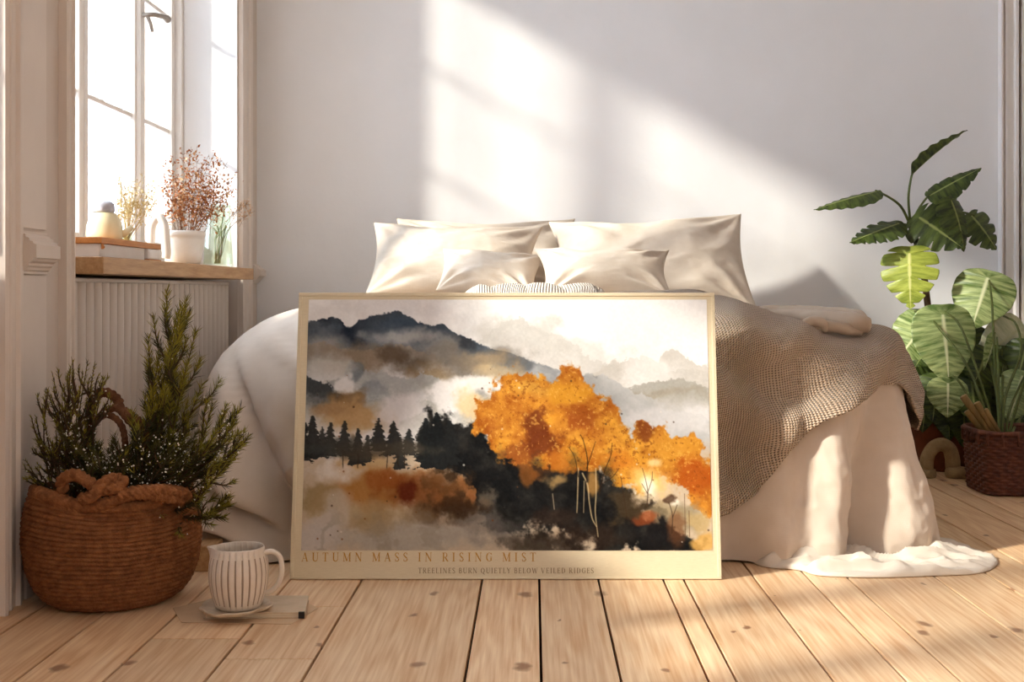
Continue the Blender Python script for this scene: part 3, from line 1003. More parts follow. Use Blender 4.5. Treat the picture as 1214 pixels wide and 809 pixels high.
# sheet trailing over the floor boards at the right front corner
def blob_cloth(name, outline, centre, prof_h, seed, m, label, cat, nr=60, ns=260, ridge=0.02):
    ol = spline(outline + [outline[0]], ns + 1)[:-1]
    rr_ = np.linspace(0.02, 1, nr)
    Xc, Yc = centre
    X = Xc + (ol[None, :, 0] - Xc) * rr_[:, None]
    Y = Yc + (ol[None, :, 1] - Yc) * rr_[:, None]
    P = np.stack([X, Y, np.zeros_like(X)], -1)
    edge = np.sqrt(np.clip(1 - rr_[:, None] ** 5, 0, 1))
    H = edge * np.maximum(0.007, prof_h(X, Y) + ridge * (ridged(P * np.array([0.45, 1.9, 1]) + 0.12 * np.stack([Y, X, 0 * X], -1), 9, 3, seed) - 0.45) + 0.3 * ridge * fbm(P, 24, 2, seed + 3)) + 0.004
    T = np.stack([X, Y, H], -1)
    B = np.stack([X, Y, np.full_like(X, 0.0015)], -1)
    n = nr * ns
    F = grid_faces(ns, nr, True, True) + [tuple(i + n for i in f) for f in grid_faces(ns, nr, True)]
    F += [tuple(range(ns)), tuple(n + i for i in range(ns))[::-1]]
    a0 = (nr - 1) * ns
    for i in range(ns):
        i2 = (i + 1) % ns
        F.append((a0 + i2, a0 + i, a0 + i + n, a0 + i2 + n))
    uv = np.stack([X, Y], -1).reshape(-1, 2)
    o = mesh_obj(name, np.concatenate([T.reshape(-1, 3), B.reshape(-1, 3)]), F, m, uv=np.concatenate([uv, uv]))
    return tag(o, label, cat)
def flo(px, py):
    Y = CAMH * FPX / (py - CYP)
    return ((px - CXP) * Y / FPX, Y, 0)
ol = [flo(882, 663), flo(905, 673), flo(945, 677), flo(975, 684), flo(1040, 686), flo(1110, 684), flo(1160, 681), flo(1181, 672), flo(1178, 662), flo(1150, 651), flo(1110, 640), flo(1060, 632), flo(1000, 632), flo(930, 640), flo(895, 652)]
blob_cloth('bed_sheet', ol, (0.80, 2.95), lambda X, Y: 0.022 + 0.030 * np.exp(-((X - 0.99) / 0.07) ** 2 - ((Y - 2.97) / 0.07) ** 2) + 0.022 * np.exp(-((X - 0.68) / 0.16) ** 2 - ((Y - 3.0) / 0.08) ** 2) - 0.012 * np.exp(-((X - 0.9) / 0.05) ** 2 - ((Y - 2.97) / 0.1) ** 2), 6, M['sheet'], 'white crumpled sheet end trailing on the floor boards at the right front of the bed', 'sheet', ridge=0.034)
# ================================================================== watercolour print, painted as colour per point of the sheet
def paint_print(W=720, H=442):
    # picture coordinates: x 357..846, y 356..656 (as if the sheet were seen flat)
    x = np.linspace(357, 846, W)[None, :].repeat(H, 0)
    y = np.linspace(356, 656, H)[:, None].repeat(W, 1)
    Pn = np.stack([x, y, np.zeros_like(x)], -1)
    n1 = fbm(Pn, 1 / 60, 5, 101); n2 = fbm(Pn, 1 / 22, 5, 202); n3 = fbm(Pn, 1 / 9, 4, 303, 0.6); n4 = fbm(Pn, 1 / 120, 4, 404)
    nx = fbm(Pn, 1 / 14, 4, 505, 0.6); grain = fbm(Pn, 1 / 2.6, 2, 606)
    wx = 12 * fbm(Pn, 1 / 26, 4, 711, 0.6); wy = 12 * fbm(Pn, 1 / 26, 4, 822, 0.6)
    img = np.empty((H, W, 3)); img[:] = (246, 244, 242)
    C = lambda *c: np.array(c, float)
    def over(mask, col):
        nonlocal img
        m = np.clip(mask, 0, 1)[..., None]
        col = col if isinstance(col, np.ndarray) and col.ndim == 3 else C(*col)
        img = img * (1 - m) + col * m
    def blob(cx, cy, rx, ry, rough=0.45, soft=0.12, n=None):
        k_ = min(1.0, min(rx, ry) / 18.0)
        r = np.hypot((x + k_ * wx - cx) / rx, (y + k_ * wy - cy) / ry)
        r = r + rough * (n2 if n is None else n) + 0.22 * rough * n3
        return sstep(1 + soft, 1 - soft, r)
    def ridge(pts, rough=3.0, n=None):
        pts = np.array(pts, float)
        yy = np.interp(x, pts[:, 0], pts[:, 1])
        return y - yy + rough * (n3 if n is None else n) * 1.6 + rough * 0.9 * grain     # >0 below the ridge
    def wash(d, top, fade, hold=0.0):
        return sstep(-1.0, 1.2, d) * (1 - sstep(hold, hold + fade, d)) * top

    # pale sky washes and far hills
    over(0.30 * blob(455, 366, 60, 16, 0.5, 0.5), (205, 200, 198))
    over(0.35 * blob(385, 380, 40, 22, 0.5, 0.5), (214, 210, 206))
    over(0.42 * blob(565, 385, 20, 32, 0.5, 0.35), (214, 212, 210))
    over(0.72 * blob(625, 400, 55, 24, 0.6, 0.30), (206, 202, 195))
    over(0.60 * blob(670, 428, 75, 24, 0.6, 0.35), (212, 208, 202))
    d = ridge([(560, 410), (600, 382), (615, 378), (640, 392), (665, 400), (690, 415), (702, 428), (730, 436), (846, 446)], 5)
    over(wash(d, 0.75, 50), (203, 200, 194))
    d = ridge([(690, 455), (730, 432), (752, 428), (768, 424), (785, 432), (793, 420), (806, 416), (820, 428), (836, 436), (846, 437)], 3.5)
    over(wash(d, 0.72, 46, 4), (196, 191, 182))
    over(0.6 * blob(768, 445, 32, 20, 0.5, 0.4), (244, 243, 241))
    d = ridge([(715, 478), (750, 464), (790, 454), (815, 453), (846, 462)], 2.5)
    over(wash(d, 0.85, 52, 6), (166, 163, 154))
    over(0.5 * blob(795, 475, 45, 10, 0.6, 0.4), (150, 140, 118))

    # main blue-black mountain
    main = [(357, 383), (372, 380), (386, 378), (396, 379), (402, 388), (410, 391), (420, 381), (434, 376), (452, 373), (468, 371), (480, 376), (492, 384), (506, 387), (522, 386), (532, 394), (548, 401), (566, 410), (582, 417), (602, 420), (622, 428), (640, 434), (665, 442), (690, 447), (720, 449), (736, 458), (752, 470), (790, 490), (846, 520)]
    d = ridge(main, 1.6)
    tone = 0.5 + 0.5 * np.clip(n1 * 1.3 + 0.5 * n2 + 0.1, -1, 1)
    slate = C(48, 58, 70) * (1 - tone[..., None]) + C(120, 128, 134) * tone[..., None]
    west = sstep(640, 560, x)
    over(wash(d, 1.0, 85, 10) * (0.45 + 0.55 * west), slate)
    over(sstep(-0.5, 1, d) * np.exp(-d / 14) * (0.25 + 0.6 * sstep(0.05, -0.35, n2)) * west, (38, 46, 58))
    # the dark gully and the ridge's dark shoulder
    gx = 400 + (y - 380) * 0.62
    over(sstep(0, 2, d) * np.exp(-((x - gx - 6 * n3) / (7 + (y - 380) * 0.16)) ** 2) * sstep(424, 404, y + 6 * n3) * 0.95, (36, 44, 56))
    over(sstep(0, 2, d) * blob(535, 408, 44, 11, 0.6, 0.4) * 0.75, (52, 54, 58))
    over(sstep(0, 2, d) * blob(470, 388, 34, 14, 0.7, 0.4) * 0.5, (62, 80, 98))
    over(sstep(0, 2, d) * blob(610, 434, 40, 8, 0.7, 0.4) * 0.6, (88, 92, 96))
    # mist rising over its foot
    over(0.75 * blob(470, 402, 40, 9, 0.8, 0.6), (196, 194, 190))
    over(0.6 * blob(515, 414, 30, 18, 0.7, 0.6), (184, 182, 178))
    over(0.55 * blob(375, 415, 26, 12, 0.7, 0.6), (186, 178, 168))
    # brown middle ridges
    d2 = ridge([(357, 412), (375, 408), (400, 416), (430, 418), (452, 412), (478, 414), (500, 420), (520, 430), (548, 432), (575, 436), (610, 446), (660, 452)], 3)
    brown = C(116, 104, 90) * (1 - tone[..., None]) + C(182, 172, 158) * tone[..., None]
    over(wash(d2, 0.85, 44, 4) * sstep(660, 560, x), brown)
    over(0.7 * blob(430, 428, 50, 14, 0.9, 0.6), (140, 122, 100))
    over(0.65 * blob(520, 424, 46, 16, 0.9, 0.5), (122, 112, 100))
    over(0.55 * blob(575, 425, 40, 10, 0.9, 0.5), (120, 112, 104))
    over(0.75 * blob(465, 424, 24, 15, 0.8, 0.4), (92, 78, 64))
    over(0.6 * blob(482, 438, 24, 12, 0.9, 0.5), (96, 84, 70))
    over(0.55 * blob(505, 450, 26, 16, 0.8, 0.5), (150, 122, 82))
    over(0.6 * blob(570, 432, 32, 12, 0.7, 0.5), (196, 168, 126))
    over(0.6 * blob(540, 432, 24, 14, 0.8, 0.5), (112, 104, 96))
    d3 = ridge([(357, 452), (380, 458), (400, 452), (415, 438), (430, 442), (455, 446), (480, 452), (500, 446), (518, 452), (530, 466), (560, 470)], 3)
    grey = C(128, 132, 134) * (1 - tone[..., None]) + C(196, 194, 190) * tone[..., None]
    over(wash(d3, 0.85, 46, 4) * sstep(580, 520, x), grey)
    over(0.7 * blob(415, 444, 10, 10, 0.6, 0.3), (104, 112, 118))
    over(0.5 * blob(440, 468, 18, 12, 0.7, 0.4), (116, 126, 132))
    over(0.75 * blob(380, 440, 26, 14, 0.5, 0.5), (206, 204, 198))
    # dark hill at the left edge, ochre beneath
    d4 = ridge([(357, 450), (366, 456), (382, 458), (400, 470), (420, 490), (440, 505)], 3)
    over(wash(d4, 0.95, 34, 8) * sstep(425, 385, x), (62, 66, 68))
    over(0.85 * blob(408, 478, 20, 12, 0.8, 0.5), (126, 96, 62))
    over(0.92 * blob(412, 500, 40, 20, 0.6, 0.5), (188, 152, 104))
    over(0.7 * blob(385, 492, 26, 8, 0.8, 0.5), (164, 130, 92))
    # white cloud
    over(0.9 * blob(402, 462, 13, 11, 0.8, 0.3), (230, 228, 226))
    over(0.85 * blob(478, 488, 34, 20, 0.8, 0.4), (222, 217, 216))
    over(0.95 * blob(535, 482, 26, 24, 0.8, 0.35), (236, 232, 230))
    over(0.9 * blob(570, 462, 30, 12, 0.8, 0.35), (242, 238, 234))
    over(0.75 * blob(558, 488, 18, 18, 0.8, 0.5), (228, 196, 142))
    over(0.55 * blob(590, 445, 28, 9, 0.8, 0.5), (214, 186, 140))
    # grey slope on the right, coming down behind the trees
    d5 = ridge([(640, 446), (690, 447), (720, 449), (736, 458), (752, 468), (800, 486), (846, 500)], 3)
    gr = C(150, 152, 152) * (1 - tone[..., None]) + C(214, 212, 210) * tone[..., None]
    over(wash(d5, 0.9, 70, 6) * sstep(620, 680, x), gr)
    over(0.8 * blob(800, 498, 50, 18, 0.7, 0.4), (214, 212, 212))
    over(0.5 * blob(815, 480, 30, 9, 0.7, 0.4), (176, 174, 168))

    # lower left ground: beige and rust washes
    low = sstep(520, 548, y + 8 * n2)
    over(low * 0.95, C(196, 176, 150) * 1.0 + 0 * img)
    over(0.75 * blob(372, 545, 30, 12, 0.8, 0.5), (216, 200, 182))
    over(0.85 * blob(395, 566, 32, 14, 0.8, 0.4), (226, 218, 208))
    over(0.7 * blob(440, 552, 30, 10, 0.8, 0.4), (204, 170, 118))
    over(0.95 * blob(440, 585, 52, 24, 0.6, 0.5), (170, 118, 62))
    over(0.8 * blob(375, 594, 22, 18, 0.7, 0.4), (158, 136, 96))
    over(0.9 * blob(520, 590, 60, 24, 0.6, 0.4), (140, 86, 44))
    over(0.9 * blob(484, 592, 13, 15, 0.6, 0.35), (98, 40, 22))
    over(0.6 * blob(455, 572, 20, 10, 0.8, 0.5), (148, 80, 36))
    over(0.7 * blob(430, 612, 55, 12, 0.7, 0.6), (176, 152, 112))
    over(0.8 * blob(480, 640, 130, 16, 0.7, 0.5), (172, 164, 152))
    over(0.6 * blob(540, 612, 44, 16, 0.9, 0.5), (84, 66, 48))
    over(0.6 * blob(440, 622, 44, 12, 0.9, 0.5), (160, 136, 100))
    over(0.75 * blob(375, 640, 28, 22, 0.6, 0.4), (206, 198, 192))
    over(0.7 * blob(400, 610, 16, 22, 0.7, 0.5), (198, 186, 172))
    streak = np.sin((x * 0.9 - y * 0.35) / 9 + 4 * n2)
    over(0.35 * sstep(0.3, 1, streak) * sstep(600, 630, y) * sstep(560, 500, x), (140, 130, 112))

    # the dark wood in the middle and the right foot
    dk = np.zeros_like(x)
    for cx, cy, rx, ry in [(515, 520, 26, 26), (545, 528, 38, 22), (560, 548, 40, 28), (590, 560, 40, 34), (625, 585, 50, 46), (660, 590, 54, 50), (690, 580, 40, 30), (700, 610, 46, 36), (735, 625, 36, 32), (770, 640, 40, 20), (600, 615, 36, 24), (725, 600, 22, 22), (780, 628, 20, 18), (812, 648, 30, 10), (585, 590, 22, 22)]:
        dk = np.maximum(dk, blob(cx, cy, rx, ry, 0.55, 0.18, nx))
    darkc = C(22, 22, 22) + np.clip(n2 * 26 + 14 * n3, -8, 60)[..., None] * C(1, 0.9, 0.75)
    over(dk * 0.97, darkc)
    over(0.5 * blob(600, 632, 30, 18, 0.8, 0.5), (112, 108, 102))
    over(0.65 * blob(572, 626, 26, 22, 0.8, 0.5), (128, 122, 114))
    over(0.7 * blob(548, 606, 34, 14, 0.9, 0.4, nx), (60, 44, 30))
    over(0.6 * blob(530, 575, 26, 14, 0.9, 0.4, nx), (90, 60, 34))
    over(0.45 * blob(578, 594, 12, 9, 1.2, 0.6, nx), (150, 134, 112))
    over(0.5 * blob(640, 645, 26, 12, 0.9, 0.5), (92, 72, 50))
    over(0.4 * blob(700, 640, 40, 14, 0.9, 0.5), (80, 56, 38))
    over(0.35 * blob(660, 618, 30, 12, 0.9, 0.4), (74, 48, 34))
    over(0.75 * blob(655, 648, 40, 14, 0.9, 0.4, nx), (44, 36, 30))
    over(0.7 * blob(615, 650, 24, 12, 0.9, 0.4, nx), (84, 76, 66))
    over(0.8 * blob(690, 640, 26, 18, 0.9, 0.4, nx), (40, 30, 24))

    # conifers
    def pine(cx, top, base, hw, col, alpha=0.96, seed=0):
        t = np.clip((y - top) / (base - top), 0, 1)
        tiers = 0.58 + 0.42 * np.abs(((t * 6.2 + 0.25 * np.sign(x - cx)) % 1.0))
        wid = hw * (0.04 + t ** 0.85) * tiers + (5.0 * n3 + 2.2 * grain) * (0.3 + t)
        m = sstep(1.3, -0.6, np.abs(x - cx) - wid) * ((y > top) & (y < base + 4 * n3))
        over(m * alpha, col)
    rp = random.Random(8)
    for cx, top, base, hw in [(366, 497, 548, 17), (388, 505, 545, 13), (405, 503, 546, 14), (421, 512, 556, 12), (357, 505, 552, 12), (378, 510, 548, 12), (446, 500, 540, 14), (464, 503, 545, 15), (483, 513, 545, 13), (500, 505, 548, 14), (433, 520, 552, 10), (472, 522, 560, 10)]:
        s_ = rp.randint(0, 14)
        pine(cx, top, base, hw, (38 + s_, 40 + s_, 40 + s_), 0.9)
    pine(516, 493, 560, 24, (26, 28, 29), 0.97)
    pine(503, 500, 552, 14, (30, 32, 33)); pine(532, 503, 556, 16, (30, 31, 31))
    over(0.75 * blob(440, 538, 64, 9, 0.9, 0.5), (80, 72, 60))
    over(0.7 * blob(385, 532, 30, 10, 0.9, 0.5), (64, 64, 60))
    over(0.5 * blob(375, 540, 20, 10, 0.9, 0.4), (70, 74, 74))
    for tx in (404, 422, 457, 470, 478):
        over(0.7 * sstep(1.2, 0.4, np.abs(x - tx - 1.2 * n3)) * sstep(540, 546, y) * sstep(562, 556, y + 6 * n3), (60, 50, 40))

    # golden crowns
    over(0.9 * blob(665, 545, 50, 24, 0.4, 0.2), (70, 44, 26))
    crown = np.zeros_like(x)
    for cx, cy, rx, ry in [(612, 470, 32, 26), (595, 492, 30, 24), (640, 480, 34, 32), (672, 482, 38, 36), (655, 505, 44, 30), (700, 505, 36, 36), (718, 525, 34, 32), (690, 535, 40, 26), (660, 540, 34, 22), (690, 548, 30, 18), (735, 545, 28, 26), (765, 520, 14, 18), (790, 540, 32, 30), (812, 545, 28, 28), (760, 560, 36, 26), (828, 570, 24, 30), (836, 595, 16, 22), (615, 530, 26, 24), (580, 510, 16, 16), (600, 520, 24, 22)]:
        crown = np.maximum(crown, blob(cx, cy, rx, ry, 0.5, 0.10, nx))
    tg = np.clip(0.5 + 0.75 * n2 + 0.35 * n3 + 0.25 * n1, 0, 1)[..., None]
    gold = (C(160, 84, 26) * (1 - tg) + C(226, 160, 54) * tg)
    over(crown * 0.97, gold)
    over(crown * 0.6 * blob(625, 465, 24, 10, 0.8, 0.4), (214, 164, 74))
    over(crown * 0.75 * blob(672, 470, 26, 14, 0.8, 0.4), (224, 160, 50))
    over(crown * 0.7 * blob(645, 500, 20, 12, 0.9, 0.4), (228, 158, 52))
    over(crown * 0.9 * blob(636, 505, 16, 20, 0.7, 0.35, nx), (112, 54, 26))
    over(crown * 0.9 * blob(645, 530, 26, 18, 0.8, 0.35, nx), (108, 50, 24))
    over(crown * 0.75 * blob(612, 545, 26, 12, 0.9, 0.4), (140, 76, 34))
    over(crown * 0.6 * blob(690, 500, 12, 14, 0.9, 0.4), (150, 74, 30))
    over(crown * 0.85 * blob(768, 520, 12, 15, 0.6, 0.3), (128, 66, 30))
    over(crown * 0.8 * blob(810, 535, 26, 20, 0.7, 0.5), (220, 156, 56))
    over(crown * 0.85 * blob(826, 572, 22, 22, 0.6, 0.35), (176, 84, 26))
    over(crown * 0.8 * blob(740, 552, 20, 14, 0.8, 0.4), (206, 124, 40))
    # foliage flecks
    fl = fbm(Pn, 1 / 3.4, 3, 909, 0.7) + 0.35 * n2
    over(crown * sstep(0.25, 0.6, fl) * 0.55, (120, 58, 22))
    over(crown * sstep(0.28, 0.6, -fl) * 0.5, (240, 190, 90))
    # ragged lower edge of the crowns, dark breaking through
    rag = sstep(545, 585, y + 34 * n2 + 16 * n3) * crown * sstep(740, 715, x)
    over(rag * 0.95, darkc)
    over(0.7 * blob(660, 575, 12, 8, 1.0, 0.4) , (196, 158, 98))
    over(0.7 * blob(668, 556, 10, 14, 1.0, 0.4), (190, 116, 40))
    over(0.6 * blob(626, 560, 8, 18, 1.0, 0.4), (152, 90, 36))
    over(0.65 * blob(706, 578, 6, 14, 0.8, 0.4), (206, 152, 78))
    # glow low in the sun, and the pale meadow
    over(0.9 * blob(770, 578, 22, 20, 0.5, 0.6), (250, 204, 120))
    over(0.98 * blob(771, 585, 10, 13, 0.4, 0.5), (255, 246, 222))
    over(0.7 * blob(778, 552, 10, 5, 0.8, 0.5), (255, 232, 176))
    over(0.9 * blob(800, 602, 8, 6, 0.8, 0.4), (255, 250, 236))
    over(0.85 * blob(815, 622, 22, 18, 0.6, 0.4), (150, 138, 112))
    over(0.8 * blob(832, 626, 12, 12, 0.5, 0.3), (186, 160, 110))
    over(0.85 * blob(838, 648, 16, 10, 0.6, 0.3), (206, 160, 84))
    over(0.75 * blob(786, 612, 22, 12, 0.8, 0.4), (156, 138, 106))
    over(0.7 * blob(765, 620, 12, 8, 0.8, 0.4), (150, 70, 34))
    over(0.85 * blob(745, 604, 18, 16, 0.7, 0.4, nx), (70, 56, 38))
    over(0.95 * blob(785, 642, 22, 16, 0.5, 0.2, nx), (24, 22, 22))
    over(0.6 * blob(805, 634, 10, 16, 0.8, 0.4), (110, 66, 38))
    # trunks and branches
    def stroke(pts, w, col, alpha=0.75):
        pts = spline([(p[0], p[1], 0) for p in pts], 40)
        w = np.interp(np.linspace(0, 1, 40), np.linspace(0, 1, len(w)), w)
        w = np.asarray(w) * 0.5
        m = np.zeros_like(x)
        for (px_, py_, _), ww in zip(spline(pts, 160), np.interp(np.linspace(0, 1, 160), np.linspace(0, 1, 40), w)):
            i0, i1 = int((px_ - 357 - 6) / 489 * W), int((px_ - 357 + 6) / 489 * W)
            j0, j1 = int((py_ - 356 - 6) / 300 * H), int((py_ - 356 + 6) / 300 * H)
            i0, j0 = max(i0, 0), max(j0, 0)
            if i1 <= i0 or j1 <= j0:
                continue
            sx, sy = x[j0:j1, i0:i1], y[j0:j1, i0:i1]
            m[j0:j1, i0:i1] = np.maximum(m[j0:j1, i0:i1], sstep(ww + 0.6, max(ww - 0.4, 0), np.hypot(sx - px_, sy - py_)))
        over(m * alpha, col)
    pale = (206, 180, 134)
    stroke([(692, 566), (698, 580), (700, 600), (703, 618), (708, 628)], [1.6, 1.6, 1.3, 1.2, 0.8], pale)
    stroke([(708, 560), (708, 590), (707, 612), (710, 640)], [1.3, 1.2, 1.1, 0.7], pale)
    stroke([(687, 560), (686, 590), (685, 612)], [1.3, 1.1, 0.9], pale)
    stroke([(694, 575), (693, 612)], [0.9, 0.7], (190, 168, 130))
    stroke([(656, 590), (658, 608)], [0.7, 0.6], (190, 170, 140))
    dkb = (46, 32, 22)
    stroke([(697, 576), (698, 550), (694, 530), (690, 520)], [1.6, 1.3, 0.8, 0.4], dkb)
    stroke([(697, 560), (704, 540), (708, 528)], [1.0, 0.8, 0.4], dkb)
    stroke([(712, 590), (718, 565), (726, 545), (728, 530)], [1.6, 1.2, 0.8, 0.4], dkb)
    stroke([(716, 578), (728, 570), (736, 560)], [0.9, 0.6, 0.4], dkb)
    stroke([(687, 570), (683, 548), (676, 535)], [0.9, 0.7, 0.4], dkb)
    stroke([(769, 604), (770, 588), (768, 575), (764, 560)], [1.3, 1.0, 0.6, 0.3], (70, 50, 36))
    stroke([(770, 588), (775, 574), (776, 564)], [0.8, 0.6, 0.3], (70, 50, 36))
    stroke([(770, 590), (763, 578)], [0.7, 0.3], (70, 50, 36))
    stroke([(798, 636), (799, 615), (795, 600)], [1.0, 0.8, 0.5], (52, 36, 26))
    stroke([(799, 618), (805, 603)], [0.8, 0.4], (52, 36, 26))
    stroke([(814, 640), (814, 590)], [0.6, 0.4], (90, 64, 44)); stroke([(819, 640), (819, 610)], [0.5, 0.4], (90, 64, 44))
    stroke([(745, 620), (741, 590), (738, 570)], [0.8, 0.6, 0.3], (60, 40, 26))
    over(0.8 * blob(797, 596, 8, 5, 1.0, 0.4, nx), (70, 46, 30))
    # spatter
    for k in range(70):
        px_, py_, r_ = rp.uniform(360, 845), rp.uniform(430, 650), rp.uniform(0.5, 1.3)
        over(0.6 * sstep(r_ + 0.5, r_ - 0.3, np.hypot(x - px_, y - py_)), rp.choice([(60, 44, 34), (236, 226, 210), (120, 66, 30)]))
    img += (grain * 5 + n3 * 4)[..., None]
    return np.clip(img, 4, 252)

PW, PH, PT = 1.014, 0.682, 0.016
LEAN = math.atan2(0.112, 0.673)
poster = thing('poster', 'large framed autumn mountain watercolour print standing on the floor against the bed', 'poster', ((344 + 855) / 2 / 1.0 * 0, 2.84, 0))
poster.location = (((344 + 855) / 2 - CXP) * 2.838 / FPX, 2.842, 0.0015)
poster.rotation_euler = (-LEAN, 0, 0)
bpy.context.view_layer.update()
M['board'] = mat('pale_gold_board', srgb(224, 209, 177), 0.4, srgb(218, 202, 169), nscale=60, stretch=(1, 1, 8), spec=0.35)
M['board_edge'] = mat('board_edge', srgb(206, 188, 140), 0.45, srgb(196, 178, 132), nscale=40)
M['gilt'] = mat('gilt_lettering', srgb(196, 146, 62), 0.5, srgb(184, 132, 52), nscale=60)
M['taupe'] = mat('taupe_lettering', srgb(150, 124, 92), 0.6, srgb(142, 116, 84), nscale=60)
def child_local(o, parent):
    o.parent = parent
    o.matrix_parent_inverse = Matrix.Identity(4)
    return o
b_ = MB(); b_.box(-PW / 2, PW / 2, 0, PT, 0, PH, 0.0022)
bo = child_local(b_.build('board', M['board']), poster)
# slim raised frame around the sheet
fr = MB()
e = 0.0075
for (x0, x1, z0, z1) in ((-PW / 2 - 0.001, PW / 2 + 0.001, PH - e, PH + 0.001), (-PW / 2 - 0.001, PW / 2 + 0.001, 0.0, 0.005), (-PW / 2 - 0.001, -PW / 2 + e, 0.0052, PH - e - 0.0002), (PW / 2 - e, PW / 2 + 0.001, 0.0052, PH - e - 0.0002)):
    fr.box(x0, x1, -0.0022, PT + 0.001, z0, z1, 0.0012)
child_local(fr.build('frame', M['board']), poster)
# the print
u0, u1 = -PW / 2 + PW * 0.0235, PW / 2 - PW * 0.0185
z1_, z0_ = PH * (1 - 0.0235), PH * 0.0965
img = paint_print()
H_, W_ = img.shape[:2]
gx_, gz_ = np.meshgrid(np.linspace(u0, u1, W_), np.linspace(z1_, z0_, H_))
pv = np.stack([gx_, np.full_like(gx_, -0.0008), gz_], -1).reshape(-1, 3)
M['print'] = bpy.data.materials.new('watercolour_print')
M['print'].use_nodes = True
_nt = M['print'].node_tree
_at = _nt.nodes.new('ShaderNodeAttribute'); _at.attribute_name = 'ink'
_nt.links.new(_at.outputs['Color'], _nt.nodes['Principled BSDF'].inputs['Base Color'])
_nt.nodes['Principled BSDF'].inputs['Roughness'].default_value = 0.85
_nt.nodes['Principled BSDF'].inputs['Specular IOR Level'].default_value = 0.06
me = bpy.data.meshes.new('print_sheet')
ii = np.arange(H_ * W_, dtype=np.int32).reshape(H_, W_)
quads = np.stack([ii[:-1, :-1], ii[1:, :-1], ii[1:, 1:], ii[:-1, 1:]], -1).reshape(-1, 4)
me.vertices.add(len(pv)); me.vertices.foreach_set('co', pv.astype(np.float32).ravel())
me.loops.add(quads.size); me.loops.foreach_set('vertex_index', quads.ravel())
me.polygons.add(len(quads)); me.polygons.foreach_set('loop_start', np.arange(0, quads.size, 4, dtype=np.int32))
me.update(calc_edges=True)
c8 = img / 255.0
lin = np.where(c8 <= 0.04045, c8 / 12.92, ((c8 + 0.055) / 1.055) ** 2.4) * 0.93
ca = me.color_attributes.new('ink', 'FLOAT_COLOR', 'POINT')
ca.data.foreach_set('color', np.concatenate([lin, np.ones((H_, W_, 1))], -1).astype(np.float32).ravel())
me.materials.append(M['print'])
po = bpy.data.objects.new('print', me); COL.objects.link(po); child_local(po, poster)
po['label'] = 'watercolour of blue misty mountains, dark pines and golden autumn trees'

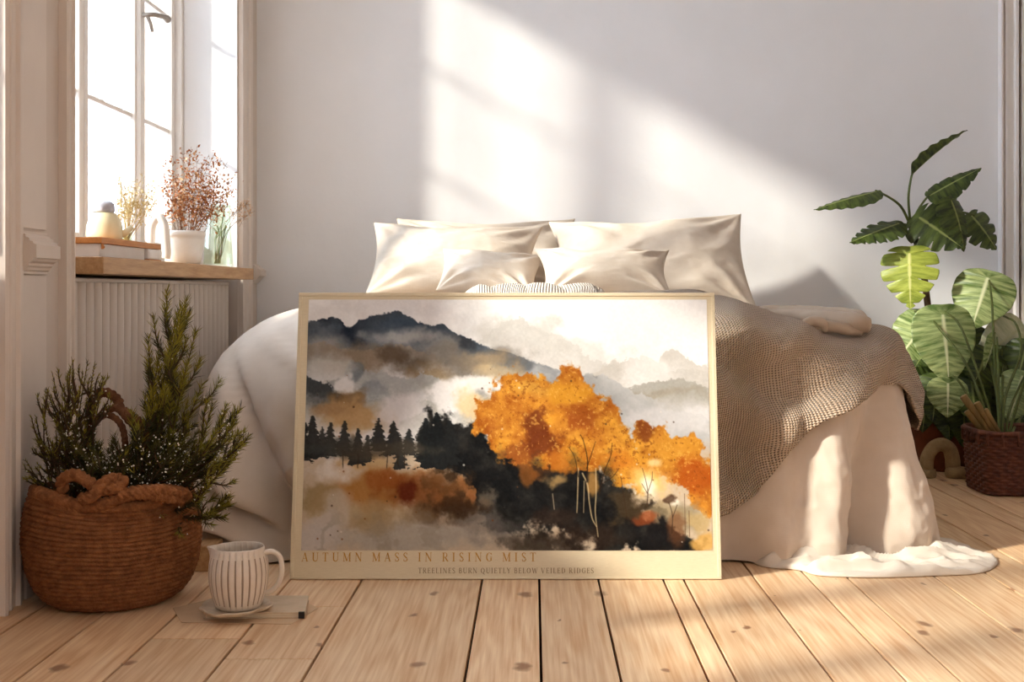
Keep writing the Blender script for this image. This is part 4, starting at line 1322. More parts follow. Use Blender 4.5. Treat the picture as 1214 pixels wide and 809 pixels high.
# --- roman capitals drawn stroke by stroke: unit cap height, thick and thin strokes, bracket serifs
TK, TN, SF = 0.135, 0.055, 0.05
def L(x0, y0, x1, y1, w):
    return ('l', x0, y0, x1, y1, w)
def S(x, y, hw=0.14):
    return ('l', x - hw, y + (SF / 2 if y < 0.5 else -SF / 2), x + hw, y + (SF / 2 if y < 0.5 else -SF / 2), SF)
def Arc(cx, cy, rx, ry, a0, a1, w0, w1):
    return ('a', cx, cy, rx, ry, a0, a1, w0, w1)
GLYPH = {
 'A': (0.78, [L(0.12, 0, 0.39, 1, TN), L(0.39, 1, 0.67, 0, TK), L(0.23, 0.36, 0.55, 0.36, TN), S(0.12, 0, 0.11), S(0.67, 0, 0.14)]),
 'U': (0.80, [L(0.17, 1, 0.17, 0.3, TK), L(0.65, 1, 0.65, 0.3, TN), Arc(0.41, 0.30, 0.24, 0.27, 180, 360, TK, TN), S(0.17, 1, 0.15), S(0.65, 1, 0.12)]),
 'T': (0.70, [L(0.35, 0, 0.35, 1, TK), L(0.04, 0.97, 0.66, 0.97, 0.06), S(0.35, 0, 0.16), L(0.055, 1, 0.055, 0.8, TN), L(0.645, 1, 0.645, 0.8, TN)]),
 'M': (0.98, [L(0.15, 0, 0.15, 1, TN), L(0.15, 1, 0.49, 0.05, TK), L(0.49, 0.05, 0.82, 1, TN), L(0.82, 0, 0.82, 1, TK), S(0.15, 0, 0.12), S(0.82, 0, 0.15), S(0.10, 1, 0.10), S(0.87, 1, 0.11)]),
 'N': (0.84, [L(0.14, 0, 0.14, 1, TN), L(0.14, 1, 0.69, 0.02, TK), L(0.69, 0, 0.69, 1, TN), S(0.14, 0, 0.12), S(0.69, 1, 0.12), S(0.09, 1, 0.09)]),
 'S': (0.56, [Arc(0.28, 0.755, 0.19, 0.22, 40, 200, TN, TK * 0.9), L(0.125, 0.66, 0.44, 0.36, TK), Arc(0.28, 0.25, 0.20, 0.22, 20, -150, TK * 0.9, TN), L(0.44, 0.98, 0.44, 0.76, TN), L(0.10, 0.02, 0.10, 0.26, TN)]),
 'I': (0.40, [L(0.20, 0, 0.20, 1, TK), S(0.20, 0, 0.16), S(0.20, 1, 0.16)]),
 'R': (0.72, [L(0.17, 0, 0.17, 1, TK), L(0.17, 0.97, 0.40, 0.97, TN), L(0.17, 0.49, 0.40, 0.49, TN), Arc(0.38, 0.73, 0.20, 0.24, 90, -90, TN, TN), Arc(0.40, 0.73, 0.16, 0.20, 60, -60, TN, TK), L(0.36, 0.48, 0.64, 0.02, TK), S(0.17, 0, 0.15), S(0.66, 0, 0.10), S(0.12, 1, 0.10)]),
 'G': (0.78, [Arc(0.42, 0.5, 0.32, 0.475, 45, 300, TN, TN), Arc(0.42, 0.5, 0.30, 0.45, 120, 240, TK, TK), L(0.63, 0.10, 0.63, 0.42, TK), S(0.63, 0.47, 0.13), Arc(0.42, 0.5, 0.32, 0.475, 270, 312, TN, TN), L(0.66, 0.98, 0.66, 0.74, TN)]),
 'E': (0.62, [L(0.17, 0, 0.17, 1, TK), L(0.10, 0.97, 0.53, 0.97, TN), L(0.10, 0.03, 0.55, 0.03, TN), L(0.17, 0.52, 0.44, 0.52, TN), L(0.53, 1, 0.53, 0.8, TN), L(0.56, 0, 0.56, 0.22, TN), L(0.44, 0.62, 0.44, 0.42, TN), S(0.12, 0, 0.10)]),
 'L': (0.60, [L(0.17, 0, 0.17, 1, TK), L(0.10, 0.03, 0.53, 0.03, TN), L(0.54, 0, 0.54, 0.24, TN), S(0.17, 1, 0.15)]),
 'B': (0.66, [L(0.17, 0, 0.17, 1, TK), L(0.08, 0.97, 0.36, 0.97, TN), L(0.17, 0.53, 0.38, 0.53, TN), L(0.08, 0.03, 0.36, 0.03, TN), Arc(0.34, 0.75, 0.18, 0.22, 90, -90, TK * 0.7, TK * 0.7), Arc(0.35, 0.28, 0.22, 0.25, 90, -90, TK * 0.8, TK * 0.8)]),
 'Q': (0.84, [Arc(0.41, 0.5, 0.33, 0.475, 0, 360, TN, TN), Arc(0.41, 0.5, 0.30, 0.44, 120, 240, TK, TK), Arc(0.41, 0.5, 0.30, 0.44, -60, 60, TK, TK), L(0.44, 0.03, 0.78, -0.20, TK * 0.8)]),
 'Y': (0.72, [L(0.36, 0, 0.36, 0.45, TK), L(0.10, 1, 0.36, 0.43, TK), L(0.62, 1, 0.36, 0.43, TN), S(0.36, 0, 0.15), S(0.10, 1, 0.11), S(0.62, 1, 0.10)]),
 'O': (0.84, [Arc(0.41, 0.5, 0.33, 0.475, 0, 360, TN, TN), Arc(0.41, 0.5, 0.30, 0.44, 120, 240, TK, TK), Arc(0.41, 0.5, 0.30, 0.44, -60, 60, TK, TK)]),
 'W': (1.08, [L(0.10, 1, 0.34, 0, TK), L(0.34, 0, 0.54, 0.95, TN), L(0.54, 0.95, 0.76, 0, TK), L(0.76, 0, 0.98, 1, TN), S(0.10, 1, 0.12), S(0.98, 1, 0.10)]),
 'V': (0.76, [L(0.10, 1, 0.38, 0, TK), L(0.38, 0, 0.65, 1, TN), S(0.10, 1, 0.12), S(0.65, 1, 0.10)]),
 'D': (0.80, [L(0.17, 0, 0.17, 1, TK), L(0.08, 0.97, 0.34, 0.97, TN), L(0.08, 0.03, 0.34, 0.03, TN), Arc(0.32, 0.5, 0.38, 0.47, 90, -90, TN, TN), Arc(0.32, 0.5, 0.35, 0.43, 50, -50, TK, TK)]),
}
def lettering(name, text, x0, x1, z, cap, m):
    n_gap = len(text) - 1
    wsum = sum(GLYPH[ch][0] if ch != ' ' else 0.30 for ch in text) * cap
    track = ((x1 - x0) - wsum) / n_gap
    mb, px_, layer = MB(), x0, 0
    def quad(ax, az, bx, bz, wa, wb):
        nonlocal layer
        d = math.hypot(bx - ax, bz - az)
        if d < 1e-9:
            return
        nx_, nz_ = -(bz - az) / d, (bx - ax) / d
        y = -0.0011 - 0.00001 * (layer % 9); layer += 1
        mb.add([(ax - nx_ * wa / 2, y, az - nz_ * wa / 2), (bx - nx_ * wb / 2, y, bz - nz_ * wb / 2), (bx + nx_ * wb / 2, y, bz + nz_ * wb / 2), (ax + nx_ * wa / 2, y, az + nz_ * wa / 2)], [(0, 1, 2, 3)])
    words = text.split()
    def finish():
        o = child_local(mb.build(name, m), poster)
        o['label'] = '%s capitals reading %s' % (name.split('_')[0], words.pop(0))
    for ch in text:
        if ch == ' ':
            px_ += 0.30 * cap + track
            finish()
            mb = MB()
            continue
        adv, strokes = GLYPH[ch]
        for s in strokes:
            if s[0] == 'l':
                _, a, b, c, d, w = s
                quad(px_ + a * cap, z + b * cap, px_ + c * cap, z + d * cap, w * cap, w * cap)
            else:
                _, cx, cy, rx, ry, a0, a1, w0, w1 = s
                k = max(6, int(abs(a1 - a0) / 15))
                for i in range(k):
                    t0, t1 = i / k, (i + 1) / k + 0.01
                    A0, A1 = math.radians(a0 + (a1 - a0) * t0), math.radians(a0 + (a1 - a0) * t1)
                    quad(px_ + (cx + rx * math.cos(A0)) * cap, z + (cy + ry * math.sin(A0)) * cap, px_ + (cx + rx * math.cos(A1)) * cap, z + (cy + ry * math.sin(A1)) * cap, (w0 + (w1 - w0) * t0) * cap, (w0 + (w1 - w0) * t1) * cap)
        px_ += adv * cap + track
    finish()
ppx = PW / 511.0
def bx_(px): return -PW / 2 + (px - 344.5) * ppx
lettering('gold_word', 'AUTUMN MASS IN RISING MIST', bx_(357), bx_(636), (688 - 667.6) * ppx, 0.0205, M['gilt'])
lettering('taupe_word', 'TREELINES BURN QUIETLY BELOW VEILED RIDGES', bx_(496), bx_(704.5), (688 - 681.3) * ppx, 0.0125, M['taupe'])

# ================================================================== jug, saucer, notebook, paper on the boards
M['paper'] = mat('kraft_paper', srgb(214, 184, 150), 0.85, srgb(204, 172, 138), nscale=6, bump=0.1, bscale=30)
M['notebook'] = mat('grey_beige_cover', srgb(212, 188, 158), 0.7, srgb(202, 178, 148), nscale=30, bump=0.15, bscale=200)
M['pages'] = mat('book_pages', srgb(226, 208, 180), 0.8, srgb(206, 186, 156), nscale=90, stretch=(0.2, 0.2, 6))
M['dark'] = mat('dark_elastic', srgb(48, 42, 40), 0.6, srgb(58, 50, 46), nscale=20)
M['stone_saucer'] = mat('stoneware_saucer', srgb(214, 196, 172), 0.5, srgb(190, 168, 142), nscale=26, bump=0.1, bscale=60)
M['jug'] = mat('ribbed_stoneware', srgb(226, 212, 196), 0.42, srgb(216, 200, 182), nscale=14, bump=0.04, bscale=120, spec=0.4)
M['jug_in'] = mat('jug_groove', srgb(180, 158, 138), 0.6, srgb(172, 150, 130), nscale=14)

def slab(name, pts, z0, z1, m, parent=None, bev=0.001):
    bm = bmesh.new()
    vs = [bm.verts.new((p[0], p[1], z0)) for p in pts]
    f = bm.faces.new(vs)
    r = bmesh.ops.extrude_face_region(bm, geom=[f])
    for v in r['geom']:
        if isinstance(v, bmesh.types.BMVert):
            v.co.z = z1
    bmesh.ops.recalc_face_normals(bm, faces=bm.faces[:])
    if bev:
        bmesh.ops.bevel(bm, geom=bm.edges[:], offset=bev, segments=1, affect='EDGES')
    me = bpy.data.meshes.new(name); bm.to_mesh(me); bm.free()
    o = bpy.data.objects.new(name, me); COL.objects.link(o)
    if m: me.materials.append(m)
    if parent is not None:
        o.parent = parent; o.matrix_parent_inverse = parent.matrix_basis.inverted()
    return o

def flat(px, py, h=0.0):
    Y = (CAMH - h) * FPX / (py - CYP)
    return ((px - CXP) * Y / FPX, Y)
pp = slab('paper_sheet', [flat(205, 722), flat(243, 713), flat(352, 709), flat(377, 722), flat(345, 741), flat(215, 739)], 0.0006, 0.0014, M['paper'], None, 0)
tag(pp, 'sheet of kraft paper lying flat on the floor under the notebook', 'paper')
nb = thing('notebook', 'closed beige notebook lying under the saucer and ribbed jug', 'notebook', (-0.6, 2.5, 0.0015))
bpy.context.view_layer.update()
q = [flat(241, 732, 0.006), flat(262, 711, 0.006), flat(366, 711, 0.006), flat(362, 731, 0.006)]
slab('cover', q, 0.0016, 0.0042, M['notebook'], nb, 0.0006)
qi = [(p[0] + (0.004 if p[0] < -0.6 else -0.003), p[1] + 0.002) for p in q]
slab('page_block', qi, 0.00425, 0.0118, M['pages'], nb, 0.0004)
slab('cover', q, 0.01185, 0.0145, M['notebook'], nb, 0.0006)
k = MB(); k.box(q[3][0] - 0.014, q[3][0] - 0.002, q[3][1] - 0.003, q[3][1] + 0.004, 0.0018, 0.0150, 0.0005)
k.build('elastic_band', M['dark'], nb)
sa = MB()
jx, jy = -0.622, 2.515
jc = at(283, 715, jy); jx = jc.x
def wob(a, h):
    return 1 + 0.06 * math.sin(3 * a + 0.6) + 0.035 * math.sin(7 * a + 2) + 0.02 * math.sin(13 * a)
sa.lathe([(0.002, 0.0), (0.05, 0.0), (0.066, 0.003), (0.073, 0.009), (0.072, 0.0115), (0.062, 0.0075), (0.045, 0.0055), (0.002, 0.0055)], (jx - 0.008, jy, 0.0152), 72, wob)
so = sa.build('saucer', M['stone_saucer'], None, True)
tag(so, 'uneven stoneware saucer between the notebook and the ribbed jug', 'saucer')

jug = thing('jug', 'cream ribbed stoneware jug with a spout standing on the saucer', 'jug', (jx, jy, 0.0212))
bpy.context.view_layer.update()
NR = 26
def ribs(a, h):
    r = 1.0
    if 0.004 < h < 0.124:
        c = abs(math.sin(NR * a / 2.0))
        r -= 0.06 * (1 - c) ** 6
    if h > 0.098:                                        # spout pulled out to the left
        d = abs(((a - PI + PI) % (2 * PI)) - PI)
        d = abs(((a - PI) + PI) % (2 * PI) - PI)
        r += 0.30 * math.exp(-(d / 0.22) ** 2) * ((h - 0.098) / 0.03) ** 1.5
    return r
jp = [(0.002, 0.0), (0.040, 0.0), (0.046, 0.003), (0.050, 0.012), (0.057, 0.034), (0.061, 0.058), (0.0618, 0.076), (0.060, 0.094), (0.0565, 0.108), (0.0535, 0.118), (0.0525, 0.125), (0.051, 0.1268), (0.0495, 0.125), (0.0500, 0.116), (0.053, 0.104), (0.056, 0.085), (0.056, 0.06), (0.050, 0.03), (0.042, 0.012), (0.002, 0.010)]
jb = MB(); jb.lathe(jp, (jx, jy, 0.0212), 208, ribs)
jo = jb.build('body', M['jug'], jug, True)
jo.data.materials.append(M['jug_in'])
mi = np.zeros(len(jo.data.polygons), dtype=np.int32)
for r_ in range(3, 8):
    for k_ in range(208):
        if k_ % 8 in (7, 0):
            mi[r_ * 208 + k_] = 1
jo.data.polygons.foreach_set('material_index', mi)
jh = MB()
hp = spline([(jx + 0.053, jy, 0.0212 + 0.113), (jx + 0.070, jy, 0.0212 + 0.116), (jx + 0.086, jy, 0.0212 + 0.104), (jx + 0.090, jy, 0.0212 + 0.075), (jx + 0.082, jy, 0.0212 + 0.048), (jx + 0.066, jy, 0.0212 + 0.033), (jx + 0.054, jy, 0.0212 + 0.030)], 30)
jh.tube([Vector(p) for p in hp], 0.0053, 12)
jh.build('handle', M['jug'], jug, True)

# ================================================================== rope basket with the needle-leaved shrub
M['rope'] = mat('jute_rope', srgb(158, 104, 66), 0.85, srgb(122, 76, 46), nscale=60, bump=0.5, bscale=260, spec=0.1)
M['soil'] = mat('potting_soil', srgb(52, 40, 32), 0.95, srgb(36, 28, 22), nscale=40, bump=0.4, bscale=60)
BX, BY = -0.926, 2.66
basket = thing('rope_basket', 'round coiled jute rope basket with braided handles under the window', 'basket', (BX, BY, 0.0))
bpy.context.view_layer.update()
NC, SUB, SEG = 24, 7, 300
BHt = 0.235
def belly(t):
    return np.interp(t, [0, 0.06, 0.16, 0.32, 0.55, 0.75, 0.9, 1.0], [0.118, 0.138, 0.156, 0.170, 0.178, 0.175, 0.166, 0.158])
hs_ = np.linspace(0, 1, NC * SUB + 1)
ang = np.linspace(0, 2 * PI, SEG, endpoint=False)
AA, TT_ = np.meshgrid(ang, hs_)
wobble = 0.006 * np.sin(2 * AA + 1) + 0.004 * np.sin(3 * AA + TT_ * 3)
tw = TT_ * NC + 0.35 * fbm(np.stack([np.cos(AA) * 2, np.sin(AA) * 2, TT_ * 8], -1), 1, 2, 31)
coil = np.abs(np.sin(PI * tw)) ** 0.55
strand = 0.0014 * np.sin(AA * 130 + tw * PI * 2.4)
RR = belly(TT_) + 0.0085 * coil + strand * coil + wobble * 0.5
ZZ = 0.004 + BHt * TT_ + 0.012 * TT_ * np.sin(2 * AA + 0.5) * TT_
bvs = np.stack([BX + RR * np.cos(AA), BY + RR * np.sin(AA), ZZ], -1)
inn = np.stack([BX + (belly(hs_[::-12])[:, None] - 0.012) * np.cos(ang)[None], BY + (belly(hs_[::-12])[:, None] - 0.012) * np.sin(ang)[None], 0.010 + BHt * hs_[::-12][:, None] + 0 * ang[None]], -1)
allv = np.concatenate([bvs.reshape(-1, 3), inn.reshape(-1, 3)])
nrow = len(hs_) + inn.shape[0]
mesh_obj('body', allv, grid_faces(SEG, nrow, True) + [tuple(range(SEG))[::-1]], M['rope'], basket)
ri = MB()
ap = np.linspace(0, 2 * PI, 160)
ri.tube([Vector((BX + 0.160 * math.cos(a), BY + 0.160 * math.sin(a), 0.240 + 0.012 * math.sin(2 * a + 0.5))) for a in ap], 0.0115, 14, True, 3, 150)
ri.build('rim', M['rope'], basket, True)
# braided front handle draped over the rim in a knot of loops
def rope(mb, pts, r, n=90, tw=170, lobes=3):
    mb.tube([Vector(p) for p in spline(pts, n)], r, 15, True, lobes, tw, 0.32)
fh = MB()
yb = BY - 0.162
rope(fh, [at(44, 583, 2.56), at(72, 592, 2.52), at(98, 601, 2.50), at(125, 597, 2.495), at(150, 588, 2.50), at(172, 586, 2.51), at(200, 590, 2.535), at(222, 594, 2.58)], 0.0125)
rope(fh, [at(75, 582, 2.53), at(74, 570, 2.52), at(88, 563, 2.505), at(104, 571, 2.495), at(118, 580, 2.49), at(136, 579, 2.49), at(146, 572, 2.495), at(136, 568, 2.50), at(122, 574, 2.485), at(110, 588, 2.48), at(96, 592, 2.485)], 0.0125)
rope(fh, [at(140, 588, 2.49), at(160, 583, 2.50), at(190, 581, 2.52), at(214, 584, 2.55), at(222, 590, 2.58)], 0.012)
rope(fh, [at(46, 590, 2.55), at(70, 600, 2.515), at(95, 606, 2.50)], 0.010)
fh.build('front_handle', M['rope'], basket, True)
bh_ = MB()
M['rope_dark'] = mat('dark_rope', srgb(126, 84, 58), 0.85, srgb(100, 64, 42), nscale=60, bump=0.5, bscale=260, spec=0.1)
Yh = 2.74
rope(bh_, [at(108, 570, Yh), at(106, 520, Yh), at(108, 485, Yh), at(116, 468, Yh), at(128, 466, Yh), at(140, 475, Yh), at(142, 484, Yh - 0.02), at(156, 494, Yh - 0.04), at(168, 505, Yh - 0.06), at(176, 530, Yh - 0.05), at(184, 572, Yh)], 0.0105, 120)
rope(bh_, [at(122, 490, Yh - 0.02), at(138, 484, Yh - 0.03), at(152, 498, Yh - 0.04), at(162, 515, Yh - 0.03), at(165, 570, Yh - 0.02)], 0.008, 80)
rope(bh_, [at(112, 500, Yh - 0.02), at(128, 492, Yh - 0.03), at(146, 510, Yh - 0.04), at(150, 568, Yh - 0.02)], 0.007, 80)
bh_.build('back_handle', M['rope_dark'], basket, True)
so_ = MB(); so_.lathe([(0.002, 0.0), (0.150, 0.0), (0.150, 0.004), (0.08, 0.012), (0.002, 0.015)], (BX, BY, 0.19), 40)
so_.build('soil', M['soil'], basket, True)

M['needle'] = mat('needle_leaf', srgb(84, 80, 32), 0.6, srgb(46, 46, 24), nscale=9, spec=0.25)
M['needle_tip'] = mat('needle_tip', srgb(156, 140, 42), 0.6, srgb(118, 112, 36), nscale=12, spec=0.25)
M['twig'] = mat('woody_twig', srgb(86, 62, 40), 0.8, srgb(64, 46, 30), nscale=30)
M['petal'] = mat('tiny_white_flower', srgb(240, 234, 222), 0.6, srgb(228, 220, 204), nscale=30)
shrub = thing('heather_shrub', 'dark green needle-leaved shrub with tiny white flowers in the rope basket', 'plant', (BX, BY, 0.19))
bpy.context.view_layer.update()
rs = random.Random(12)
stems, need, tips, flo_ = MB(), MB(), MB(), MB()
def needle(mb, p, d, ln, w):
    s = d.cross(Vector((rs.uniform(-1, 1), rs.uniform(-1, 1), rs.uniform(-1, 1))))
    if s.length < 1e-4: return
    s = s.normalized() * w
    mb.add([p - s, p + s, p + d * ln * 0.6 + s * 0.8, p + d * ln, p + d * ln * 0.6 - s * 0.8], [(0, 1, 2, 3, 4)])
def sprig(p0, p1, bend, dens, ln, tipfrac, flowers, sub):
    p0, p1 = Vector(p0), Vector(p1)
    L_ = (p1 - p0).length
    mid = (p0 + p1) / 2 + bend
    path = [Vector(q_) for q_ in spline([p0, mid, p1], 14)]
    stems.tube(path, [0.0028 * (1 - 0.75 * i / 13) for i in range(14)], 5)
    N = int(L_ * dens)
    for i in range(N):
        t = rs.uniform(0.12, 1.0)
        a = path[min(12, int(t * 13))]; b = path[min(13, int(t * 13) + 1)]
        f = t * 13 - int(t * 13)
        p = a.lerp(b, f); d = (b - a).normalized()
        out = Vector((rs.gauss(0, 1), rs.gauss(0, 1), rs.gauss(0, 1)))
        out = (out - d * out.dot(d)).normalized()
        dirn = (d * rs.uniform(0.8, 1.5) + out * rs.uniform(0.5, 1.0)).normalized()
        needle(tips if (t > tipfrac and rs.random() < 0.8) else need, p, dirn, ln * rs.uniform(0.6, 1.2) * (1.0 if t < 0.85 else 0.8), 0.0008)
        if rs.random() < 0.6 * flowers * (1 - 0.5 * t):
            flo_.ico(p + dirn * ln * 0.8, rs.uniform(0.0012, 0.0024), 1)
    for k in range(sub):
        t = rs.uniform(0.25, 0.85)
        a = path[int(t * 13)]; d = (path[int(t * 13) + 1] - a).normalized()
        out = Vector((rs.gauss(0, 1), rs.gauss(0, 0.7), rs.gauss(0.3, 0.6))).normalized()
        e = a + (d * 1.0 + out * (0.5 if ln > 0.028 else 0.75)).normalized() * L_ * rs.uniform(0.18, 0.34)
        sprig(a, e, out * 0.01, dens, ln * 0.9, 0.55 if tipfrac < 0.9 else 0.95, flowers, 0)
def root(dx=0.0, dy=0.0):
    return Vector((BX + dx + rs.uniform(-0.04, 0.04), BY + dy + rs.uniform(-0.05, 0.05), 0.20))
# tall golden-green spire
for (px_, py_, Y, dx) in [(214, 362, 2.74, 0.06), (210, 372, 2.73, 0.06), (220, 376, 2.75, 0.07), (216, 368, 2.70, 0.06), (190, 418, 2.70, 0.05), (232, 392, 2.76, 0.08), (240, 455, 2.74, 0.08), (184, 462, 2.72, 0.05), (222, 430, 2.66, 0.08), (206, 420, 2.76, 0.06)]:
    sprig(root(dx), at(px_, py_, Y), Vector((0.004, 0, 0)), 950, 0.030, 0.42, 0.01, 4)
# right spray
for (px_, py_, Y) in [(252, 478, 2.62), (268, 482, 2.64), (285, 484, 2.66), (290, 512, 2.62), (288, 526, 2.60), (262, 505, 2.56), (275, 545, 2.55), (268, 598, 2.56), (255, 606, 2.52), (248, 575, 2.50)]:
    sprig(root(0.08), at(px_, py_, Y), Vector((0.03, -0.01, -0.02 if py_ > 540 else 0.0)), 820, 0.026, 0.62, 0.06, 5)
# left twigs
for (px_, py_, Y) in [(62, 442, 2.70), (76, 455, 2.66), (86, 440, 2.74), (54, 462, 2.70), (104, 428, 2.74), (112, 432, 2.70), (122, 448, 2.68), (98, 440, 2.64), (50, 480, 2.66), (30, 545, 2.60), (42, 520, 2.62), (34, 566, 2.58), (58, 520, 2.58), (128, 445, 2.72), (90, 470, 2.6)]:
    sprig(root(-0.07), at(px_, py_, Y), Vector((-0.015, 0, 0.0)), 480, 0.014, 0.66, 0.04, 7)
# low dense heart with most of the flowers
for k in range(46):
    px_, py_ = rs.uniform(60, 240), rs.uniform(500, 566)
    sprig(root(rs.uniform(-0.1, 0.1), rs.uniform(-0.06, 0.06)), at(px_, py_, rs.uniform(2.50, 2.76)), Vector((rs.uniform(-0.02, 0.02), 0, 0)), 900, 0.022, 0.97, 0.14, 3)
stems.build('stem', M['twig'], shrub, True)
n1_ = need.build('foliage', M['needle'], shrub); n1_['kind'] = 'stuff'
n2_ = tips.build('foliage_tips', M['needle_tip'], shrub); n2_['kind'] = 'stuff'; n2_['label'] = 'yellow-green needle tips'
n3_ = flo_.build('blossom', M['petal'], shrub); n3_['kind'] = 'stuff'; n3_['label'] = 'tiny white flowers'

# ================================================================== things on the window sill
SH = 0.765
M['lid_wood'] = mat('honey_wood', srgb(206, 140, 78), 0.5, srgb(188, 122, 64), nscale=16, stretch=(6, 0.6, 6), bump=0.05)
M['white_box'] = mat('white_painted_box', srgb(226, 218, 212), 0.6, srgb(216, 208, 200), nscale=10)
M['white_glaze'] = mat('white_glaze', srgb(240, 234, 226), 0.3, srgb(230, 223, 214), nscale=12, spec=0.5)
M['cream_glaze'] = mat('cream_glaze', srgb(226, 214, 176), 0.35, srgb(214, 200, 158), nscale=10, spec=0.5)
M['blue_grey'] = mat('blue_grey_lid', srgb(158, 160, 172), 0.4, srgb(204, 204, 210), nscale=24, spec=0.4)
M['straw'] = mat('dry_straw', srgb(210, 190, 138), 0.7, srgb(184, 158, 104), nscale=40)
M['rust'] = mat('rust_dry_leaf', srgb(186, 116, 62), 0.7, srgb(150, 84, 42), nscale=26)
M['rust_pale'] = mat('pale_dry_leaf', srgb(214, 172, 128), 0.7, srgb(196, 146, 100), nscale=26)
M['stalk'] = mat('dry_stalk', srgb(128, 90, 60), 0.8, srgb(104, 72, 48), nscale=30)
M['vase_glass'] = mat_glass('green_tinted_glass', (0.90, 0.94, 0.88, 1), 0.10, 0.05)
M['stem_green'] = mat('cut_stem', srgb(140, 150, 96), 0.6, srgb(120, 132, 80), nscale=20)
M['book_white'] = mat('white_book_cover', srgb(232, 228, 224), 0.5, srgb(222, 217, 212), nscale=14)

box = thing('storage_box', 'shallow white box with an orange-brown wooden lid lying on the window sill', 'box', (-1.18, 3.3, SH))
bpy.context.view_layer.update()
b_ = MB(); b_.box(-1.24, -1.103, 3.075, 3.43, SH + 0.0006, SH + 0.0355, 0.003); b_.build('body', M['white_box'], box)
b_ = MB(); b_.box(-1.25, -1.095, 3.065, 3.555, SH + 0.0360, SH + 0.0520, 0.0025); b_.build('lid', M['lid_wood'], box)
b_ = MB(); b_.box(-1.104, -1.0995, 3.085, 3.097, SH + 0.022, SH + 0.046, 0.001); b_.ico((-1.0995, 3.091, SH + 0.027), 0.004, 1); b_.build('clasp', M['lid_wood'], box)
bk = thing('book', 'small white book under the overhanging wooden lid on the sill', 'book', (-1.14, 3.48, SH))
bpy.context.view_layer.update()
b_ = MB(); b_.box(-1.20, -1.092, 3.435, 3.548, SH + 0.0006, SH + 0.0055, 0.001); b_.build('cover', M['lid_wood'], bk)
b_ = MB(); b_.box(-1.198, -1.095, 3.437, 3.546, SH + 0.0058, SH + 0.0350, 0.004); b_.build('page_block', M['book_white'], bk)

pc = at(124, 280, 3.33)
pot = thing('teapot', 'small cream ceramic teapot with a blue-grey lid standing on the wooden box lid', 'teapot', (pc.x, 3.33, SH + 0.0525))
bpy.context.view_layer.update()
z0 = SH + 0.0525
b_ = MB(); b_.lathe([(0.002, 0), (0.043, 0), (0.047, 0.004), (0.049, 0.018), (0.047, 0.042), (0.041, 0.060), (0.031, 0.073), (0.027, 0.078), (0.002, 0.0785)], (pc.x, 3.33, z0), 40); b_.build('body', M['cream_glaze'], pot, True)
b_ = MB(); b_.lathe([(0.002, 0), (0.028, 0), (0.0305, 0.004), (0.029, 0.022), (0.022, 0.030), (0.002, 0.032)], (pc.x - 0.003, 3.33, z0 + 0.079), 36); b_.build('lid', M['blue_grey'], pot, True)
b_ = MB(); b_.tube([(pc.x + 0.042, 3.34, z0 + 0.018), (pc.x + 0.058, 3.345, z0 + 0.028), (pc.x + 0.070, 3.35, z0 + 0.040)], [0.012, 0.009, 0.007], 12); b_.build('spout', M['cream_glaze'], pot, True)

# white arch ornament
oc = at(188, 305, 3.66)
arch = MB()
ax, ay = oc.x, 3.66
apth = spline([(ax - 0.022, ay, SH + 0.012), (ax - 0.022, ay, SH + 0.07), (ax - 0.018, ay, SH + 0.115), (ax, ay, SH + 0.138), (ax + 0.017, ay, SH + 0.115), (ax + 0.021, ay, SH + 0.07), (ax + 0.024, ay, SH + 0.03), (ax + 0.022, ay, SH + 0.013)], 40)
arch.tube([Vector(p) for p in apth], list(np.interp(np.linspace(0, 1, 40), [0, 0.3, 0.55, 0.8, 1], [0.012, 0.012, 0.013, 0.014, 0.0125])), 18)
ao = arch.build('arch_ornament', M['white_glaze'], None, True)
tag(ao, 'white ceramic arch ornament on the sill beside the wooden box', 'ornament')

# dry grass in a little glass
def dry_spray(stalks, leafs, base, tip, bend, nleaf, lsz, rs_, start=0.45, spread=0.03, droop=0.0):
    base, tip = Vector(base), Vector(tip)
    path = [Vector(q_) for q_ in spline([base, (base + tip) / 2 + bend, tip], 12)]
    stalks.tube(path, [0.0011 * (1 - 0.6 * i / 11) for i in range(12)], 4)
    for i in range(nleaf):
        t = rs_.uniform(start, 1.0)
        a = path[min(11, int(t * 11))]
        off = Vector((rs_.gauss(0, 1), rs_.gauss(0, 1), rs_.gauss(0.2, 1))) * spread * (0.4 + 0.6 * math.sin(PI * min(1, t)))
        p = a + off
        if rs_.random() < 0.35:
            stalks.tube([a, p], 0.0005, 3, False)
        mb = leafs[rs_.randrange(len(leafs))]
        d = Vector((rs_.gauss(0, 1), rs_.gauss(0, 1), rs_.gauss(0, 1))).normalized()
        s = d.orthogonal().normalized()
        n_ = d.cross(s)
        l_ = lsz * rs_.uniform(0.6, 1.3)
        mb.add([p - d * l_, p + s * l_ * 0.5 + n_ * l_ * 0.2, p + d * l_, p - s * l_ * 0.5 + n_ * l_ * 0.2], [(0, 1, 2, 3)])

